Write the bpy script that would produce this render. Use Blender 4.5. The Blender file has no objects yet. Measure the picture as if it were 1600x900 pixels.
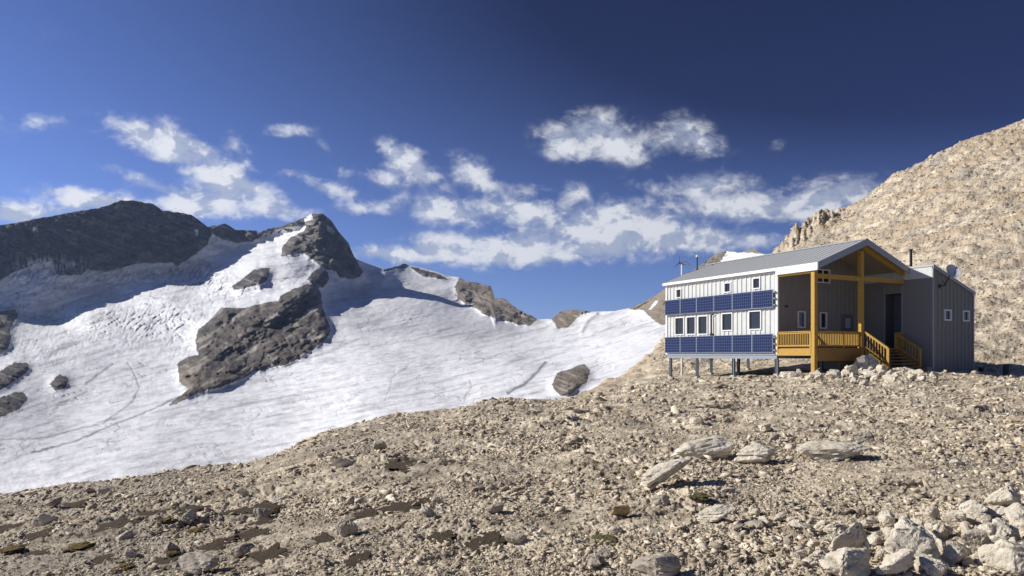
import bpy, bmesh, math, random
import numpy as np
from mathutils import Vector, Matrix

random.seed(7)
S = bpy.context.scene
COL = S.collection
R = math.radians

# ------------------------------------------------------------------ camera, sky, sun, exposure
F = 1100.0          # focal length in 1600-px units
HZ = 553.0          # row of the horizon: the eye is level with the hut floor
cam_d = bpy.data.cameras.new('camera'); cam = bpy.data.objects.new('camera', cam_d); COL.objects.link(cam)
cam.location = (0, 0, 0); cam.rotation_euler = (R(90), 0, 0)
cam_d.sensor_width = 36; cam_d.lens = 36*F/1600; cam_d.shift_y = (HZ-450)/1600
cam_d.clip_start = 0.1; cam_d.clip_end = 60000
S.camera = cam
S.view_settings.view_transform = 'Standard'; S.view_settings.look = 'None'
S.view_settings.gamma = 1; S.view_settings.use_curve_mapping = False
S.view_settings.exposure = 0.28

SUN_EL = 31.0; SUN_AZ = -84.0      # azimuth clockwise from +Y: the sun is at the left
sd = bpy.data.lights.new('sun', 'SUN'); sun = bpy.data.objects.new('sun', sd); COL.objects.link(sun)
sd.energy = 4.9; sd.angle = R(0.53); sd.color = (1.0, 0.95, 0.87)
sv = Vector((math.cos(R(SUN_EL))*math.sin(R(SUN_AZ)), math.cos(R(SUN_EL))*math.cos(R(SUN_AZ)), math.sin(R(SUN_EL))))
sun.rotation_euler = sv.to_track_quat('Z', 'Y').to_euler()

def build_world():
    w = bpy.data.worlds.new('World'); S.world = w; w.use_nodes = True
    nt = w.node_tree; nt.nodes.clear(); N = nt.nodes.new; L = nt.links.new
    out = N('ShaderNodeOutputWorld'); bg = N('ShaderNodeBackground'); bg.inputs[1].default_value = 0.072
    L(bg.outputs[0], out.inputs[0])
    sky = N('ShaderNodeTexSky'); sky.sky_type = 'NISHITA'; sky.sun_disc = False
    sky.sun_elevation = R(SUN_EL); sky.sun_rotation = R(SUN_AZ); sky.altitude = 2600
    sky.air_density = 1.0; sky.dust_density = 0.35; sky.ozone_density = 2.5
    tc = N('ShaderNodeTexCoord')
    def m(op, a, b=None, c=None, clamp=False):
        n = N('ShaderNodeMath'); n.operation = op; n.use_clamp = clamp
        for i, v in enumerate((a, b, c)):
            if v is None: continue
            if isinstance(v, (int, float)): n.inputs[i].default_value = v
            else: L(v, n.inputs[i])
        return n.outputs[0]
    sep = N('ShaderNodeSeparateXYZ'); L(tc.outputs['Generated'], sep.inputs[0])
    x, y, z = sep.outputs
    az = m('ARCTAN2', x, y); el = m('ARCSINE', z)
    def mr(v, a, b, c=0.0, d=1.0, smooth=True):
        n = N('ShaderNodeMapRange'); n.clamp = True
        if smooth: n.interpolation_type = 'SMOOTHSTEP'
        L(v, n.inputs[0]); n.inputs[1].default_value = a; n.inputs[2].default_value = b
        n.inputs[3].default_value = c; n.inputs[4].default_value = d
        return n.outputs[0]
    # polarised deepening of the blue away from the sun and with height
    dark = mr(m('ABSOLUTE', m('ADD', az, R(80))), R(30), R(128), 0.0, 1.0)
    up = mr(el, R(2), R(30), 0.0, 1.0)
    k = m('MULTIPLY_ADD', dark, up, m('MULTIPLY', dark, 0.42), clamp=True)
    k2 = m('MULTIPLY_ADD', up, 0.25, k)
    g = N('ShaderNodeMix'); g.data_type = 'RGBA'; g.clamp_factor = True
    L(m('MULTIPLY', k2, SKY_K), g.inputs[0]); g.inputs[6].default_value = SKY_L; g.inputs[7].default_value = SKY_D
    mul = N('ShaderNodeMix'); mul.data_type = 'RGBA'; mul.blend_type = 'MULTIPLY'; mul.inputs[0].default_value = 1
    L(sky.outputs[0], mul.inputs[6]); L(g.outputs[2], mul.inputs[7])
    # clouds: patches at fixed bearings and heights broken up by noise
    mp = N('ShaderNodeMapping'); mp.inputs['Scale'].default_value = (1.0, 1.0, 1.45); L(tc.outputs['Generated'], mp.inputs[0])
    n1 = N('ShaderNodeTexNoise'); n1.inputs['Scale'].default_value = 22; n1.inputs['Detail'].default_value = 9
    n1.inputs['Roughness'].default_value = 0.56; n1.inputs['Distortion'].default_value = 0.25; L(mp.outputs[0], n1.inputs[0])
    n3 = N('ShaderNodeTexNoise'); n3.inputs['Scale'].default_value = 55; n3.inputs['Detail'].default_value = 5
    n3.inputs['Roughness'].default_value = 0.6; n3.inputs['Distortion'].default_value = 0.6; L(mp.outputs[0], n3.inputs[0])
    total = None
    for (px, py, rx, ry, rot, amp) in CLOUDS:
        amp *= .98 if py > 360 else .93
        u = (px-800)/F; v = (HZ-py)/F
        a0 = math.atan(u); e0 = math.atan(v/math.sqrt(1+u*u))
        ax = 1.12*rx/F/(1+u*u); ay = 1.05*ry/F/math.sqrt(1+u*u)
        c_, s_ = math.cos(R(rot)), math.sin(R(rot))
        da = m('SUBTRACT', az, a0); de = m('SUBTRACT', el, e0)
        p = m('MULTIPLY_ADD', da, c_/ax, m('MULTIPLY', de, s_/ax))
        q = m('MULTIPLY_ADD', da, -s_/ay, m('MULTIPLY', de, c_/ay))
        r2 = m('MULTIPLY_ADD', p, p, m('MULTIPLY', q, q))
        e = m('MULTIPLY', m('POWER', 2.718, m('MULTIPLY', r2, -1.0)), amp)
        total = e if total is None else m('MAXIMUM', total, e) if False else m('ADD', total, e)
    # scattered small clouds for the rest of the sky, away from the view
    back = mr(m('ABSOLUTE', az), R(50), R(70), 0.0, 0.28)
    total = m('ADD', m('MINIMUM', total, 1.15), m('MULTIPLY', back, mr(el, R(2), R(40), 1.0, 0.0)))
    nz = m('MULTIPLY_ADD', n1.outputs[0], 1.35, m('MULTIPLY', n3.outputs[0], 0.65))
    dens = m('MULTIPLY_ADD', total, 0.60, nz)
    mask = m('MULTIPLY', mr(dens, 1.03, 1.76), 0.97)
    mask = m('MULTIPLY', mask, mr(total, 0.04, 0.30))
    # a little modelling: thinner, greyer bellies
    mp2 = N('ShaderNodeMapping'); mp2.inputs['Scale'].default_value = (1.0, 1.0, 1.45); mp2.inputs['Location'].default_value = (-0.008, 0, 0.024)
    L(tc.outputs['Generated'], mp2.inputs[0])
    n2 = N('ShaderNodeTexNoise'); n2.inputs['Scale'].default_value = 22; n2.inputs['Detail'].default_value = 7
    n2.inputs['Roughness'].default_value = 0.56; n2.inputs['Distortion'].default_value = 0.25; L(mp2.outputs[0], n2.inputs[0])
    shade = mr(m('SUBTRACT', n2.outputs[0], n1.outputs[0]), -0.06, 0.07, 1.0, 0.0)
    cc = N('ShaderNodeMix'); cc.data_type = 'RGBA'; L(shade, cc.inputs[0])
    cc.inputs[6].default_value = CLOUD_LO; cc.inputs[7].default_value = CLOUD_HI
    cd = N('ShaderNodeMix'); cd.data_type = 'RGBA'; cd.blend_type = 'MULTIPLY'; cd.inputs[0].default_value = 1
    L(cc.outputs[2], cd.inputs[6])
    dk = mr(az, R(-36), R(34), 1.0, 0.86); cm = N('ShaderNodeCombineColor'); L(dk, cm.inputs[0]); L(dk, cm.inputs[1]); L(dk, cm.inputs[2])
    L(cm.outputs[0], cd.inputs[7])
    fin = N('ShaderNodeMix'); fin.data_type = 'RGBA'; L(mask, fin.inputs[0]); L(mul.outputs[2], fin.inputs[6]); L(cd.outputs[2], fin.inputs[7])
    L(fin.outputs[2], bg.inputs[0])

SKY_K = 1.02; SKY_L = (0.90, 0.97, 1.48, 1); SKY_D = (0.066, 0.094, 0.27, 1)
CLOUD_LO = (5.2, 5.8, 7.4, 1); CLOUD_HI = (9.8, 10.0, 10.5, 1)
CLOUDS = [(225,212,62,20,-12,1.0),(290,235,62,24,-28,1.05),(345,272,52,22,-30,1.0),(380,293,42,13,-5,1.0),(60,190,34,11,12,.6),(452,203,42,9,5,.55),
 (15,180,50,26,0,.25),(50,328,72,14,4,.95),(130,308,70,11,-4,.85),(200,322,80,14,-2,.9),(300,324,70,15,-4,.95),(335,310,40,14,-10,.8),(15,340,60,10,0,.8),(428,326,48,14,-3,.95),
 (160,258,20,7,-10,.55),(243,290,42,10,-14,.8),(380,240,40,20,-50,.3),(480,282,46,12,-16,.5),(530,298,38,11,-10,.75),(575,326,46,9,3,.8),(532,267,18,9,-10,.55),(510,228,16,9,-30,.45),
 (625,245,30,16,-30,.9),(655,270,40,20,-38,1.0),(737,268,34,19,-20,1.0),(672,325,38,18,-10,1.1),(715,335,40,16,-10,.8),(595,276,30,12,-20,.5),(800,328,44,16,-5,.9),(845,330,30,16,-5,.8),
 (820,295,40,11,-3,.6),(905,305,28,15,-15,.85),(610,398,62,11,0,1.0),(700,382,62,16,3,1.05),(770,394,80,18,3,1.1),(855,392,70,22,3,1.1),(895,364,52,22,0,1.1),(970,380,66,22,0,1.1),
 (1000,345,46,20,0,.9),(1050,372,50,18,0,.95),(1120,376,50,18,0,1.0),(1180,374,40,12,0,.75),(1185,322,62,20,0,1.05),(1110,326,50,14,0,.8),(1270,322,60,20,10,1.0),(1320,304,52,20,14,1.05),(980,326,34,12,0,.8),
 (1130,284,50,15,5,.85),(1085,296,34,12,0,.6),(1010,290,60,14,0,.4),(915,205,44,24,10,1.0),(960,222,46,24,-10,.95),(880,228,40,18,-20,.8),(990,240,36,14,-10,.5),(1070,205,32,22,-14,.95),(1090,228,38,14,-10,.8),
 (1255,282,34,16,0,.3),(940,340,36,14,0,.7),(1215,225,14,12,0,.3),(45,55,60,25,20,.14)]
build_world()
S.cycles.max_bounces = 5; S.cycles.diffuse_bounces = 3; S.cycles.glossy_bounces = 2; S.cycles.transparent_max_bounces = 4

# ------------------------------------------------------------------ helpers
def tag(o, label=None, cat=None, group=None, kind=None):
    if label: o['label'] = label
    if cat: o['category'] = cat
    if group: o['group'] = group
    if kind: o['kind'] = kind
    return o
def empty(name, loc=(0, 0, 0), rz=0, parent=None):
    o = bpy.data.objects.new(name, None); o.empty_display_size = .3; COL.objects.link(o)
    o.location = loc; o.rotation_euler = (0, 0, rz)
    if parent: o.parent = parent
    return o
def np_mesh(name, V, Fc, mats, smooth=False, attrs=None, matidx=None):
    me = bpy.data.meshes.new(name); V = np.asarray(V, np.float32); Fc = np.asarray(Fc, np.int32)
    k = Fc.shape[1]; me.vertices.add(len(V)); me.vertices.foreach_set('co', V.ravel())
    me.loops.add(Fc.size); me.loops.foreach_set('vertex_index', Fc.ravel())
    me.polygons.add(len(Fc)); me.polygons.foreach_set('loop_start', np.arange(0, Fc.size, k, dtype=np.int32))
    me.polygons.foreach_set('loop_total', np.full(len(Fc), k, np.int32))
    if smooth: me.polygons.foreach_set('use_smooth', np.ones(len(Fc), bool))
    for a, v in (attrs or {}).items():
        at = me.attributes.new(a, 'FLOAT', 'POINT'); at.data.foreach_set('value', np.asarray(v, np.float32).ravel())
    for mt in (mats if isinstance(mats, (list, tuple)) else [mats]): me.materials.append(mt)
    me.update(calc_edges=True); me.validate()
    o = bpy.data.objects.new(name, me); COL.objects.link(o)
    return o

class MB:
    """collects simple shapes and links them as one mesh object"""
    def __init__(s): s.v = []; s.f = []
    def add(s, vs, fs):
        n = len(s.v); s.v += [tuple(v) for v in vs]; s.f += [tuple(i+n for i in f) for f in fs]
    def box(s, x0, x1, y0, y1, z0, z1):
        s.add([(x0,y0,z0),(x1,y0,z0),(x1,y1,z0),(x0,y1,z0),(x0,y0,z1),(x1,y0,z1),(x1,y1,z1),(x0,y1,z1)],
              [(0,3,2,1),(4,5,6,7),(0,1,5,4),(1,2,6,5),(2,3,7,6),(3,0,4,7)])
        return s
    def prism(s, pts, axis, a, b):
        """polygon extruded along an axis; pts are the two other coordinates in order"""
        def P(p, t): return {'x': (t, p[0], p[1]), 'y': (p[0], t, p[1]), 'z': (p[0], p[1], t)}[axis]
        n = len(pts)
        s.add([P(p, a) for p in pts]+[P(p, b) for p in pts],
              [tuple(range(n))[::-1], tuple(range(n, 2*n))]+[(i, (i+1) % n, (i+1) % n+n, i+n) for i in range(n)])
        return s
    def bar(s, p, q, w, h=None, up=(0, 0, 1)):
        p = Vector(p); q = Vector(q); h = h or w; d = (q-p).normalized(); up = Vector(up)
        if abs(d.dot(up)) > .98: up = Vector((0, 1, 0))
        a = d.cross(up).normalized()*w/2; b = a.cross(d).normalized()*h/2
        s.add([p-a-b, p+a-b, p+a+b, p-a+b, q-a-b, q+a-b, q+a+b, q-a+b],
              [(0,1,2,3),(7,6,5,4),(0,4,5,1),(1,5,6,2),(2,6,7,3),(3,7,4,0)])
        return s
    def tube(s, p, q, r0, r1=None, n=12):
        p = Vector(p); q = Vector(q); r1 = r0 if r1 is None else r1; d = (q-p).normalized()
        a = d.orthogonal().normalized(); b = d.cross(a)
        ring = lambda c, r: [c+a*math.cos(6.28319*i/n)*r+b*math.sin(6.28319*i/n)*r for i in range(n)]
        s.add(ring(p, r0)+ring(q, r1), [tuple(range(n))[::-1], tuple(range(n, 2*n))]+[(i, (i+1) % n, (i+1) % n+n, i+n) for i in range(n)])
        return s
    def build(s, name, mat, parent=None, off=(0, 0, 0), bevel=0, smooth=False):
        me = bpy.data.meshes.new(name)
        me.from_pydata([(a+off[0], b+off[1], c+off[2]) for a, b, c in s.v], [], s.f)
        bm = bmesh.new(); bm.from_mesh(me); bmesh.ops.recalc_face_normals(bm, faces=bm.faces); bm.to_mesh(me); bm.free()
        if smooth: me.polygons.foreach_set('use_smooth', [True]*len(me.polygons))
        me.materials.append(mat); me.update()
        o = bpy.data.objects.new(name, me); COL.objects.link(o)
        if parent: o.parent = parent
        if bevel:
            m = o.modifiers.new('bevel', 'BEVEL'); m.width = bevel; m.segments = 2; m.limit_method = 'ANGLE'
        return o

# ------------------------------------------------------------------ numpy noise
def hash2(ix, iy, seed):
    h = (ix.astype(np.int64)*374761393 + iy.astype(np.int64)*668265263 + seed*1442695041) & 0xffffffff
    h = ((h ^ (h >> 13))*1274126177) & 0xffffffff
    h = ((h ^ (h >> 16))*2246822519) & 0xffffffff
    return ((h ^ (h >> 15)) & 0xffffff)/16777216.0
def pnoise(x, y, seed=0):
    xi = np.floor(x); yi = np.floor(y); fx = x-xi; fy = y-yi
    sx = fx*fx*fx*(fx*(fx*6-15)+10); sy = fy*fy*fy*(fy*(fy*6-15)+10)
    def g(ix, iy, dx, dy):
        a = hash2(ix, iy, seed)*6.2831853
        return np.cos(a)*dx+np.sin(a)*dy
    n00 = g(xi, yi, fx, fy); n10 = g(xi+1, yi, fx-1, fy); n01 = g(xi, yi+1, fx, fy-1); n11 = g(xi+1, yi+1, fx-1, fy-1)
    return ((n00*(1-sx)+n10*sx)*(1-sy)+(n01*(1-sx)+n11*sx)*sy)*1.5
def fbm(x, y, oct=5, seed=0, gain=.5, ridged=False):
    t = np.zeros_like(x); a = 1.0; tot = 0
    for i in range(oct):
        n = pnoise(x+17.3*i, y-9.1*i, seed+i)
        if ridged: n = 1-2*np.abs(n)
        t += a*n; tot += a; a *= gain; x = x*2.03; y = y*2.03
    return t/tot
def stones(x, y, size, seed, tilt=.7):
    """mosaic of tilted angular stones: returns height in units of the stone size and a random value per stone"""
    gx = x/size; gy = y/size; ix = np.floor(gx); iy = np.floor(gy)
    d1 = np.full(gx.shape, 9.); d2 = d1.copy(); cx = np.zeros_like(gx); cy = cx.copy(); ox = cx.copy(); oy = cx.copy()
    for i in (-1, 0, 1):
        for j in (-1, 0, 1):
            jx = ix+i; jy = iy+j
            px = jx+.1+.8*hash2(jx, jy, seed); py = jy+.1+.8*hash2(jx, jy, seed+1)
            an = 6.28*hash2(jx, jy, seed+2); e = .55+.6*hash2(jx, jy, seed+3)
            dx = gx-px; dy = gy-py; a = dx*np.cos(an)+dy*np.sin(an); b = -dx*np.sin(an)+dy*np.cos(an)
            d = np.maximum(np.abs(a)*e+.35*np.abs(b)/e, np.abs(b)/e)
            c = d < d1
            d2 = np.where(c, d1, np.minimum(d2, d)); d1 = np.where(c, d, d1)
            cx = np.where(c, jx, cx); cy = np.where(c, jy, cy); ox = np.where(c, dx, ox); oy = np.where(c, dy, oy)
    r = hash2(cx, cy, seed+5); tx = hash2(cx, cy, seed+6)-.5; ty = hash2(cx, cy, seed+7)-.5
    edge = np.clip((d2-d1)*5, 0, 1)
    h = (.15+.5*r**2+tilt*(tx*ox+ty*oy)*1.3)*edge**.6
    return h, hash2(cx, cy, seed+9)
def inpoly(x, y, P):
    P = np.asarray(P, float); c = np.zeros(x.shape, bool); n = len(P); j = n-1
    for i in range(n):
        xi, yi = P[i]; xj, yj = P[j]
        if yi != yj: c ^= ((yi > y) != (yj > y)) & (x < (xj-xi)*(y-yi)/(yj-yi)+xi)
        j = i
    return c
def segdist(x, y, P):
    d = np.full(x.shape, 1e9)
    for (ax, ay), (bx, by) in zip(P[:-1], P[1:]):
        t = np.clip(((x-ax)*(bx-ax)+(y-ay)*(by-ay))/((bx-ax)**2+(by-ay)**2), 0, 1)
        d = np.minimum(d, np.hypot(x-ax-t*(bx-ax), y-ay-t*(by-ay)))
    return d
def gridfaces(nr, nc):
    i = np.arange(nr-1)[:, None]*nc+np.arange(nc-1)[None]
    return np.stack([i, i+1, i+1+nc, i+nc], -1).reshape(-1, 4)
def blur(a, r, n=2):
    for _ in range(n):
        for ax in (0, 1):
            p = np.pad(a, [(r+1, r) if k == ax else (0, 0) for k in (0, 1)], 'edge'); c = np.cumsum(p, ax)
            a = (np.take(c, range(2*r+1, c.shape[ax]), ax)-np.take(c, range(0, c.shape[ax]-2*r-1), ax))/(2*r+1)
    return a

# ------------------------------------------------------------------ materials
def mat(name, col, rough=.7, metal=0, var=.12, scale=4, bump=0, bscale=20, spec=.3, detail=6, bdist=.02):
    m = bpy.data.materials.new(name); m.use_nodes = True; nt = m.node_tree; b = nt.nodes['Principled BSDF']
    b.inputs['Roughness'].default_value = rough; b.inputs['Metallic'].default_value = metal; b.inputs['Specular IOR Level'].default_value = spec
    tc = nt.nodes.new('ShaderNodeTexCoord')
    n = nt.nodes.new('ShaderNodeTexNoise'); n.inputs['Scale'].default_value = scale; n.inputs['Detail'].default_value = detail
    nt.links.new(tc.outputs['Object'], n.inputs[0])
    mx = nt.nodes.new('ShaderNodeMix'); mx.data_type = 'RGBA'; nt.links.new(n.outputs[0], mx.inputs[0])
    mx.inputs[6].default_value = (*[c*(1-var) for c in col], 1); mx.inputs[7].default_value = (*[min(1, c*(1+var)) for c in col], 1)
    nt.links.new(mx.outputs[2], b.inputs['Base Color'])
    if bump:
        n2 = nt.nodes.new('ShaderNodeTexNoise'); n2.inputs['Scale'].default_value = bscale; n2.inputs['Detail'].default_value = 5
        nt.links.new(tc.outputs['Object'], n2.inputs[0])
        bp = nt.nodes.new('ShaderNodeBump'); bp.inputs['Strength'].default_value = bump; bp.inputs['Distance'].default_value = bdist
        nt.links.new(n2.outputs[0], bp.inputs['Height']); nt.links.new(bp.outputs[0], b.inputs['Normal'])
    return m

def terrain_mat(name, cols, attr_cols=(), scale=1.0, bscale=6.0, bump=.6, bdist=.05, rnd=True, rough=.9):
    """cols: (dark, mid, light) picked by noise and the per-stone value; attr_cols: [(attribute, colour)] mixed on top"""
    m = bpy.data.materials.new(name); m.use_nodes = True; nt = m.node_tree; b = nt.nodes['Principled BSDF']; N = nt.nodes.new; L = nt.links.new
    b.inputs['Roughness'].default_value = rough; b.inputs['Specular IOR Level'].default_value = .15
    tc = N('ShaderNodeTexCoord')
    n = N('ShaderNodeTexNoise'); n.inputs['Scale'].default_value = scale; n.inputs['Detail'].default_value = 8; n.inputs['Roughness'].default_value = .62
    L(tc.outputs['Object'], n.inputs[0]); fac = n.outputs[0]
    if rnd:
        a = N('ShaderNodeAttribute'); a.attribute_name = 'rnd'
        mm = N('ShaderNodeMath'); mm.operation = 'MULTIPLY_ADD'; L(a.outputs['Fac'], mm.inputs[0]); mm.inputs[1].default_value = .5
        mb = N('ShaderNodeMath'); mb.operation = 'MULTIPLY_ADD'; L(fac, mb.inputs[0]); mb.inputs[1].default_value = .8; mb.inputs[2].default_value = -.15
        L(mb.outputs[0], mm.inputs[2]); fac = mm.outputs[0]
    r = N('ShaderNodeValToRGB'); e = r.color_ramp.elements; e[0].position = .28; e[1].position = .72
    e[0].color = (*cols[0], 1); e[1].color = (*cols[2], 1); x = r.color_ramp.elements.new(.5); x.color = (*cols[1], 1)
    L(fac, r.inputs[0]); c = r.outputs[0]
    for at, cc in attr_cols:
        a = N('ShaderNodeAttribute'); a.attribute_name = at
        mx = N('ShaderNodeMix'); mx.data_type = 'RGBA'; L(a.outputs['Fac'], mx.inputs[0]); L(c, mx.inputs[6]); mx.inputs[7].default_value = (*cc, 1); c = mx.outputs[2]
    L(c, b.inputs['Base Color'])
    n2 = N('ShaderNodeTexNoise'); n2.inputs['Scale'].default_value = bscale; n2.inputs['Detail'].default_value = 8; n2.inputs['Roughness'].default_value = .65
    L(tc.outputs['Object'], n2.inputs[0]); bp = N('ShaderNodeBump'); bp.inputs['Strength'].default_value = bump; bp.inputs['Distance'].default_value = bdist
    L(n2.outputs[0], bp.inputs['Height']); L(bp.outputs[0], b.inputs['Normal'])
    return m

STONE = ((.32,.265,.19), (.54,.46,.345), (.76,.67,.51))
M_ground = terrain_mat('limestone rubble ground', STONE, [('tan', (.42,.335,.235)), ('grey', (.26,.235,.20)), ('soil', (.035,.024,.015))], scale=1.3, bscale=14, bump=.5, bdist=.03)
M_stone = terrain_mat('broken limestone', STONE, [('grey', (.30,.275,.235)), ('tan', (.47,.375,.265))], scale=3, bscale=22, bump=.5, bdist=.02)
M_bould = terrain_mat('pale limestone boulder', ((.38,.33,.26), (.62,.56,.45), (.76,.70,.59)), scale=2.2, bscale=9, bump=.7, bdist=.05, rnd=False)
M_bould_g = terrain_mat('grey limestone boulder', ((.26,.23,.185), (.42,.37,.30), (.54,.48,.39)), scale=2.5, bscale=9, bump=.7, bdist=.05, rnd=False)
M_bould_y = terrain_mat('ochre stone', ((.24,.17,.09), (.42,.31,.17), (.52,.41,.26)), scale=2.5, bscale=9, bump=.7, bdist=.05, rnd=False)
M_snow = terrain_mat('glacier ice and snow', ((.62,.63,.66), (.78,.785,.80), (.90,.905,.91)), [('dirt', (.20,.20,.215))], scale=.05, bscale=.06, bump=.2, bdist=4, rnd=False, rough=.7)
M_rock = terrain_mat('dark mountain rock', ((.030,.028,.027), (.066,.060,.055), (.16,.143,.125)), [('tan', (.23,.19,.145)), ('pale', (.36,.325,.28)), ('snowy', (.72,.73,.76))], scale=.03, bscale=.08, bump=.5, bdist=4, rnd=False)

# ------------------------------------------------------------------ the near ground: rubble slope, hut site and the hillside
PROF = {
 -420: [(2.2,1420),(5,985),(8,925),(12,880),(15,872),(24,930),(40,1000),(100,1100),(420,1250)],
 0:    [(2.2,1370),(5,945),(8,858),(12,800),(15,783),(17,779),(20,786),(26,830),(40,900),(100,1000),(420,1150)],
 120:  [(2.2,1365),(5,940),(8,848),(12,788),(15,766),(18,758),(22,770),(30,820),(45,890),(100,980),(420,1120)],
 240:  [(2.2,1362),(5,934),(8,838),(12,775),(16,752),(19,745),(23,752),(32,800),(50,880),(100,960),(420,1100)],
 400:  [(2.2,1358),(5,925),(8,825),(12,764),(18,729),(22,721),(27,735),(38,790),(60,860),(100,920),(420,1060)],
 500:  [(2.2,1356),(5,921),(8,814),(12,750),(18,704),(24,682),(28,676),(36,705),(60,790),(100,870),(420,1030)],
 600:  [(2.2,1355),(5,918),(8,805),(12,740),(20,680),(28,660),(34,653),(45,685),(70,770),(110,850),(420,1000)],
 780:  [(2.2,1353),(5,913),(8,792),(12,722),(20,666),(32,636),(44,624),(55,634),(80,690),(120,760),(420,900)],
 880:  [(2.2,1353),(5,911),(8,789),(12,717),(20,662),(32,638),(44,630),(52,628),(65,640),(100,700),(160,760),(420,880)],
 960:  [(2.2,1353),(5,909),(8,786),(12,713),(20,656),(32,624),(44,611),(55,600),(68,590),(90,610),(140,690),(200,740),(420,850)],
 1005: [(2.2,1353),(5,908),(8,784),(12,711),(20,653),(32,619),(44,604),(55,594),(68,577),(84,560),(110,585),(200,700),(420,820)],
 1042: [(2.2,1353),(5,907),(8,782),(12,709),(20,651),(32,617),(44,602),(53,592),(65,572),(85,542),(112,512),(150,530),(220,600),(420,760)],
 1120: [(2.2,1353),(5,906),(8,778),(12,705),(20,648),(32,613),(44,594),(53,588),(65,570),(85,535),(125,482),(170,470),(220,500),(420,640)],
 1210: [(2.2,1353),(5,905),(8,775),(12,702),(20,645),(32,610),(44,588),(54,580),(66,560),(90,515),(130,460),(175,412),(205,392),(250,420),(420,560)],
 1260: [(2.2,1353),(5,904),(8,773),(12,700),(20,642),(32,607),(42,585),(52,579),(64,553),(88,500),(130,435),(180,375),(215,347),(260,370),(420,500)],
 1330: [(2.2,1353),(5,903),(8,772),(12,698),(20,640),(32,606),(42,583),(50,578),(62,545),(88,480),(130,405),(180,350),(225,328),(270,350),(420,470)],
 1400: [(2.2,1353),(5,902),(8,771),(12,697),(20,640),(32,605),(42,583),(49,579),(60,545),(85,460),(130,370),(180,305),(225,270),(270,290),(420,430)],
 1500: [(2.2,1353),(5,900),(8,770),(12,696),(20,640),(32,605),(43,583),(50,574),(62,520),(85,428),(130,325),(180,262),(228,222),(270,240),(420,400)],
 1600: [(2.2,1353),(5,899),(8,769),(12,695),(20,640),(32,605),(45,583),(52,568),(62,510),(85,405),(130,295),(180,228),(232,185),(280,205),(420,370)],
 2050: [(2.2,1353),(5,895),(8,765),(12,692),(20,636),(32,600),(45,572),(52,550),(62,480),(85,340),(130,190),(180,100),(232,40),(280,60),(420,250)],
}
LY = np.linspace(math.log(2.2), math.log(420), 500)
px_c = sorted(PROF)
_tab = np.array([np.interp(LY, [math.log(a) for a, _ in PROF[c]], [b for _, b in PROF[c]]) for c in px_c])
_k = np.ones(9)/9
_tab = np.array([np.convolve(np.pad(r, 4, 'edge'), _k, 'valid') for r in _tab])
# resample across columns on a fine pixel axis and smooth
PXA = np.arange(-420, 2051, 10.0)
_t2 = np.array([np.interp(PXA, px_c, _tab[:, i]) for i in range(len(LY))])       # rows LY, cols PXA
_t2 = blur(_t2, 1, 2)
def ypix(px, Y):
    a = (np.clip(px, -420, 2050)+420)/10; b = (np.log(Y)-LY[0])/(LY[1]-LY[0]); b = np.clip(b, 0, len(LY)-1.001)
    i = np.clip(np.floor(a).astype(int), 0, len(PXA)-2); j = np.floor(b).astype(int); fa = a-i; fb = b-j
    return (_t2[j, i]*(1-fa)+_t2[j, i+1]*fa)*(1-fb)+(_t2[j+1, i]*(1-fa)+_t2[j+1, i+1]*fa)*fb
def ground_h(px, Y): return (HZ-ypix(px, Y))/F*Y
def ground_xy(X, Y):
    X = np.asarray(X, float); Y = np.asarray(Y, float)
    return ground_h(800+F*X/Y, Y)
def ground_at(px, py):
    """nearest ground point seen at a place in the picture"""
    Ys = np.exp(np.linspace(math.log(2.3), math.log(400), 1500)); yy = ypix(np.full(1500, float(px)), Ys)
    k = np.argmax(yy <= py); Y = float(Ys[k])
    z = float(surf_h(np.array([px*1.]), np.array([Y]))[0]) if GRID else float(ground_h(np.array([px*1.]), np.array([Y]))[0])
    return Vector(((px-800)/F*Y, Y, z))

HUT_O = Vector((17.83, 40.97, 0)); HUT_A = math.atan2(.4537, .891)
GX = (math.cos(HUT_A), math.sin(HUT_A))
def hut_local(X, Y):
    dx = X-HUT_O.x; dy = Y-HUT_O.y; return dx*GX[0]+dy*GX[1], -dx*GX[1]+dy*GX[0]

SOIL = [(180,827,34,6),(116,793,25,4),(401,833,34,6),(412,819,25,3),(574,808,32,7),(232,806,30,4),(367,806,38,5),(300,797,25,3),(412,801,34,3),
 (15,827,25,5),(56,866,34,4),(161,877,22,8),(424,870,40,15),(506,847,22,5),(135,858,22,6),(631,729,42,5),(706,731,20,4),(837,647,20,2.5),
 (250,880,26,6),(60,843,30,3),(330,858,30,4),(760,852,45,4),(690,850,30,3),(560,884,26,5),(1120,813,26,5),(1290,825,20,4),(640,800,60,3),(1120,640,50,3),(1350,800,60,4),(1500,660,60,3),(1420,760,50,4)]
GRID = {}
def surf_h(px, Y):
    """height of the finished ground surface"""
    xs, ly, g = GRID['x'], GRID['y'], GRID['h']; px = np.clip(np.asarray(px, float), xs[0], xs[-1]-.01); l = np.clip(np.log(Y), ly[0], ly[-1]-1e-6)
    i = np.clip(np.searchsorted(xs, px, 'right')-1, 0, len(xs)-2); j = np.clip(np.searchsorted(ly, l, 'right')-1, 0, len(ly)-2)
    a = (px-xs[i])/(xs[i+1]-xs[i]); b = (l-ly[j])/(ly[j+1]-ly[j])
    return ((g[j, i]*(1-a)+g[j, i+1]*a)*(1-b)+(g[j+1, i]*(1-a)+g[j+1, i+1]*a)*b)*Y
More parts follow.
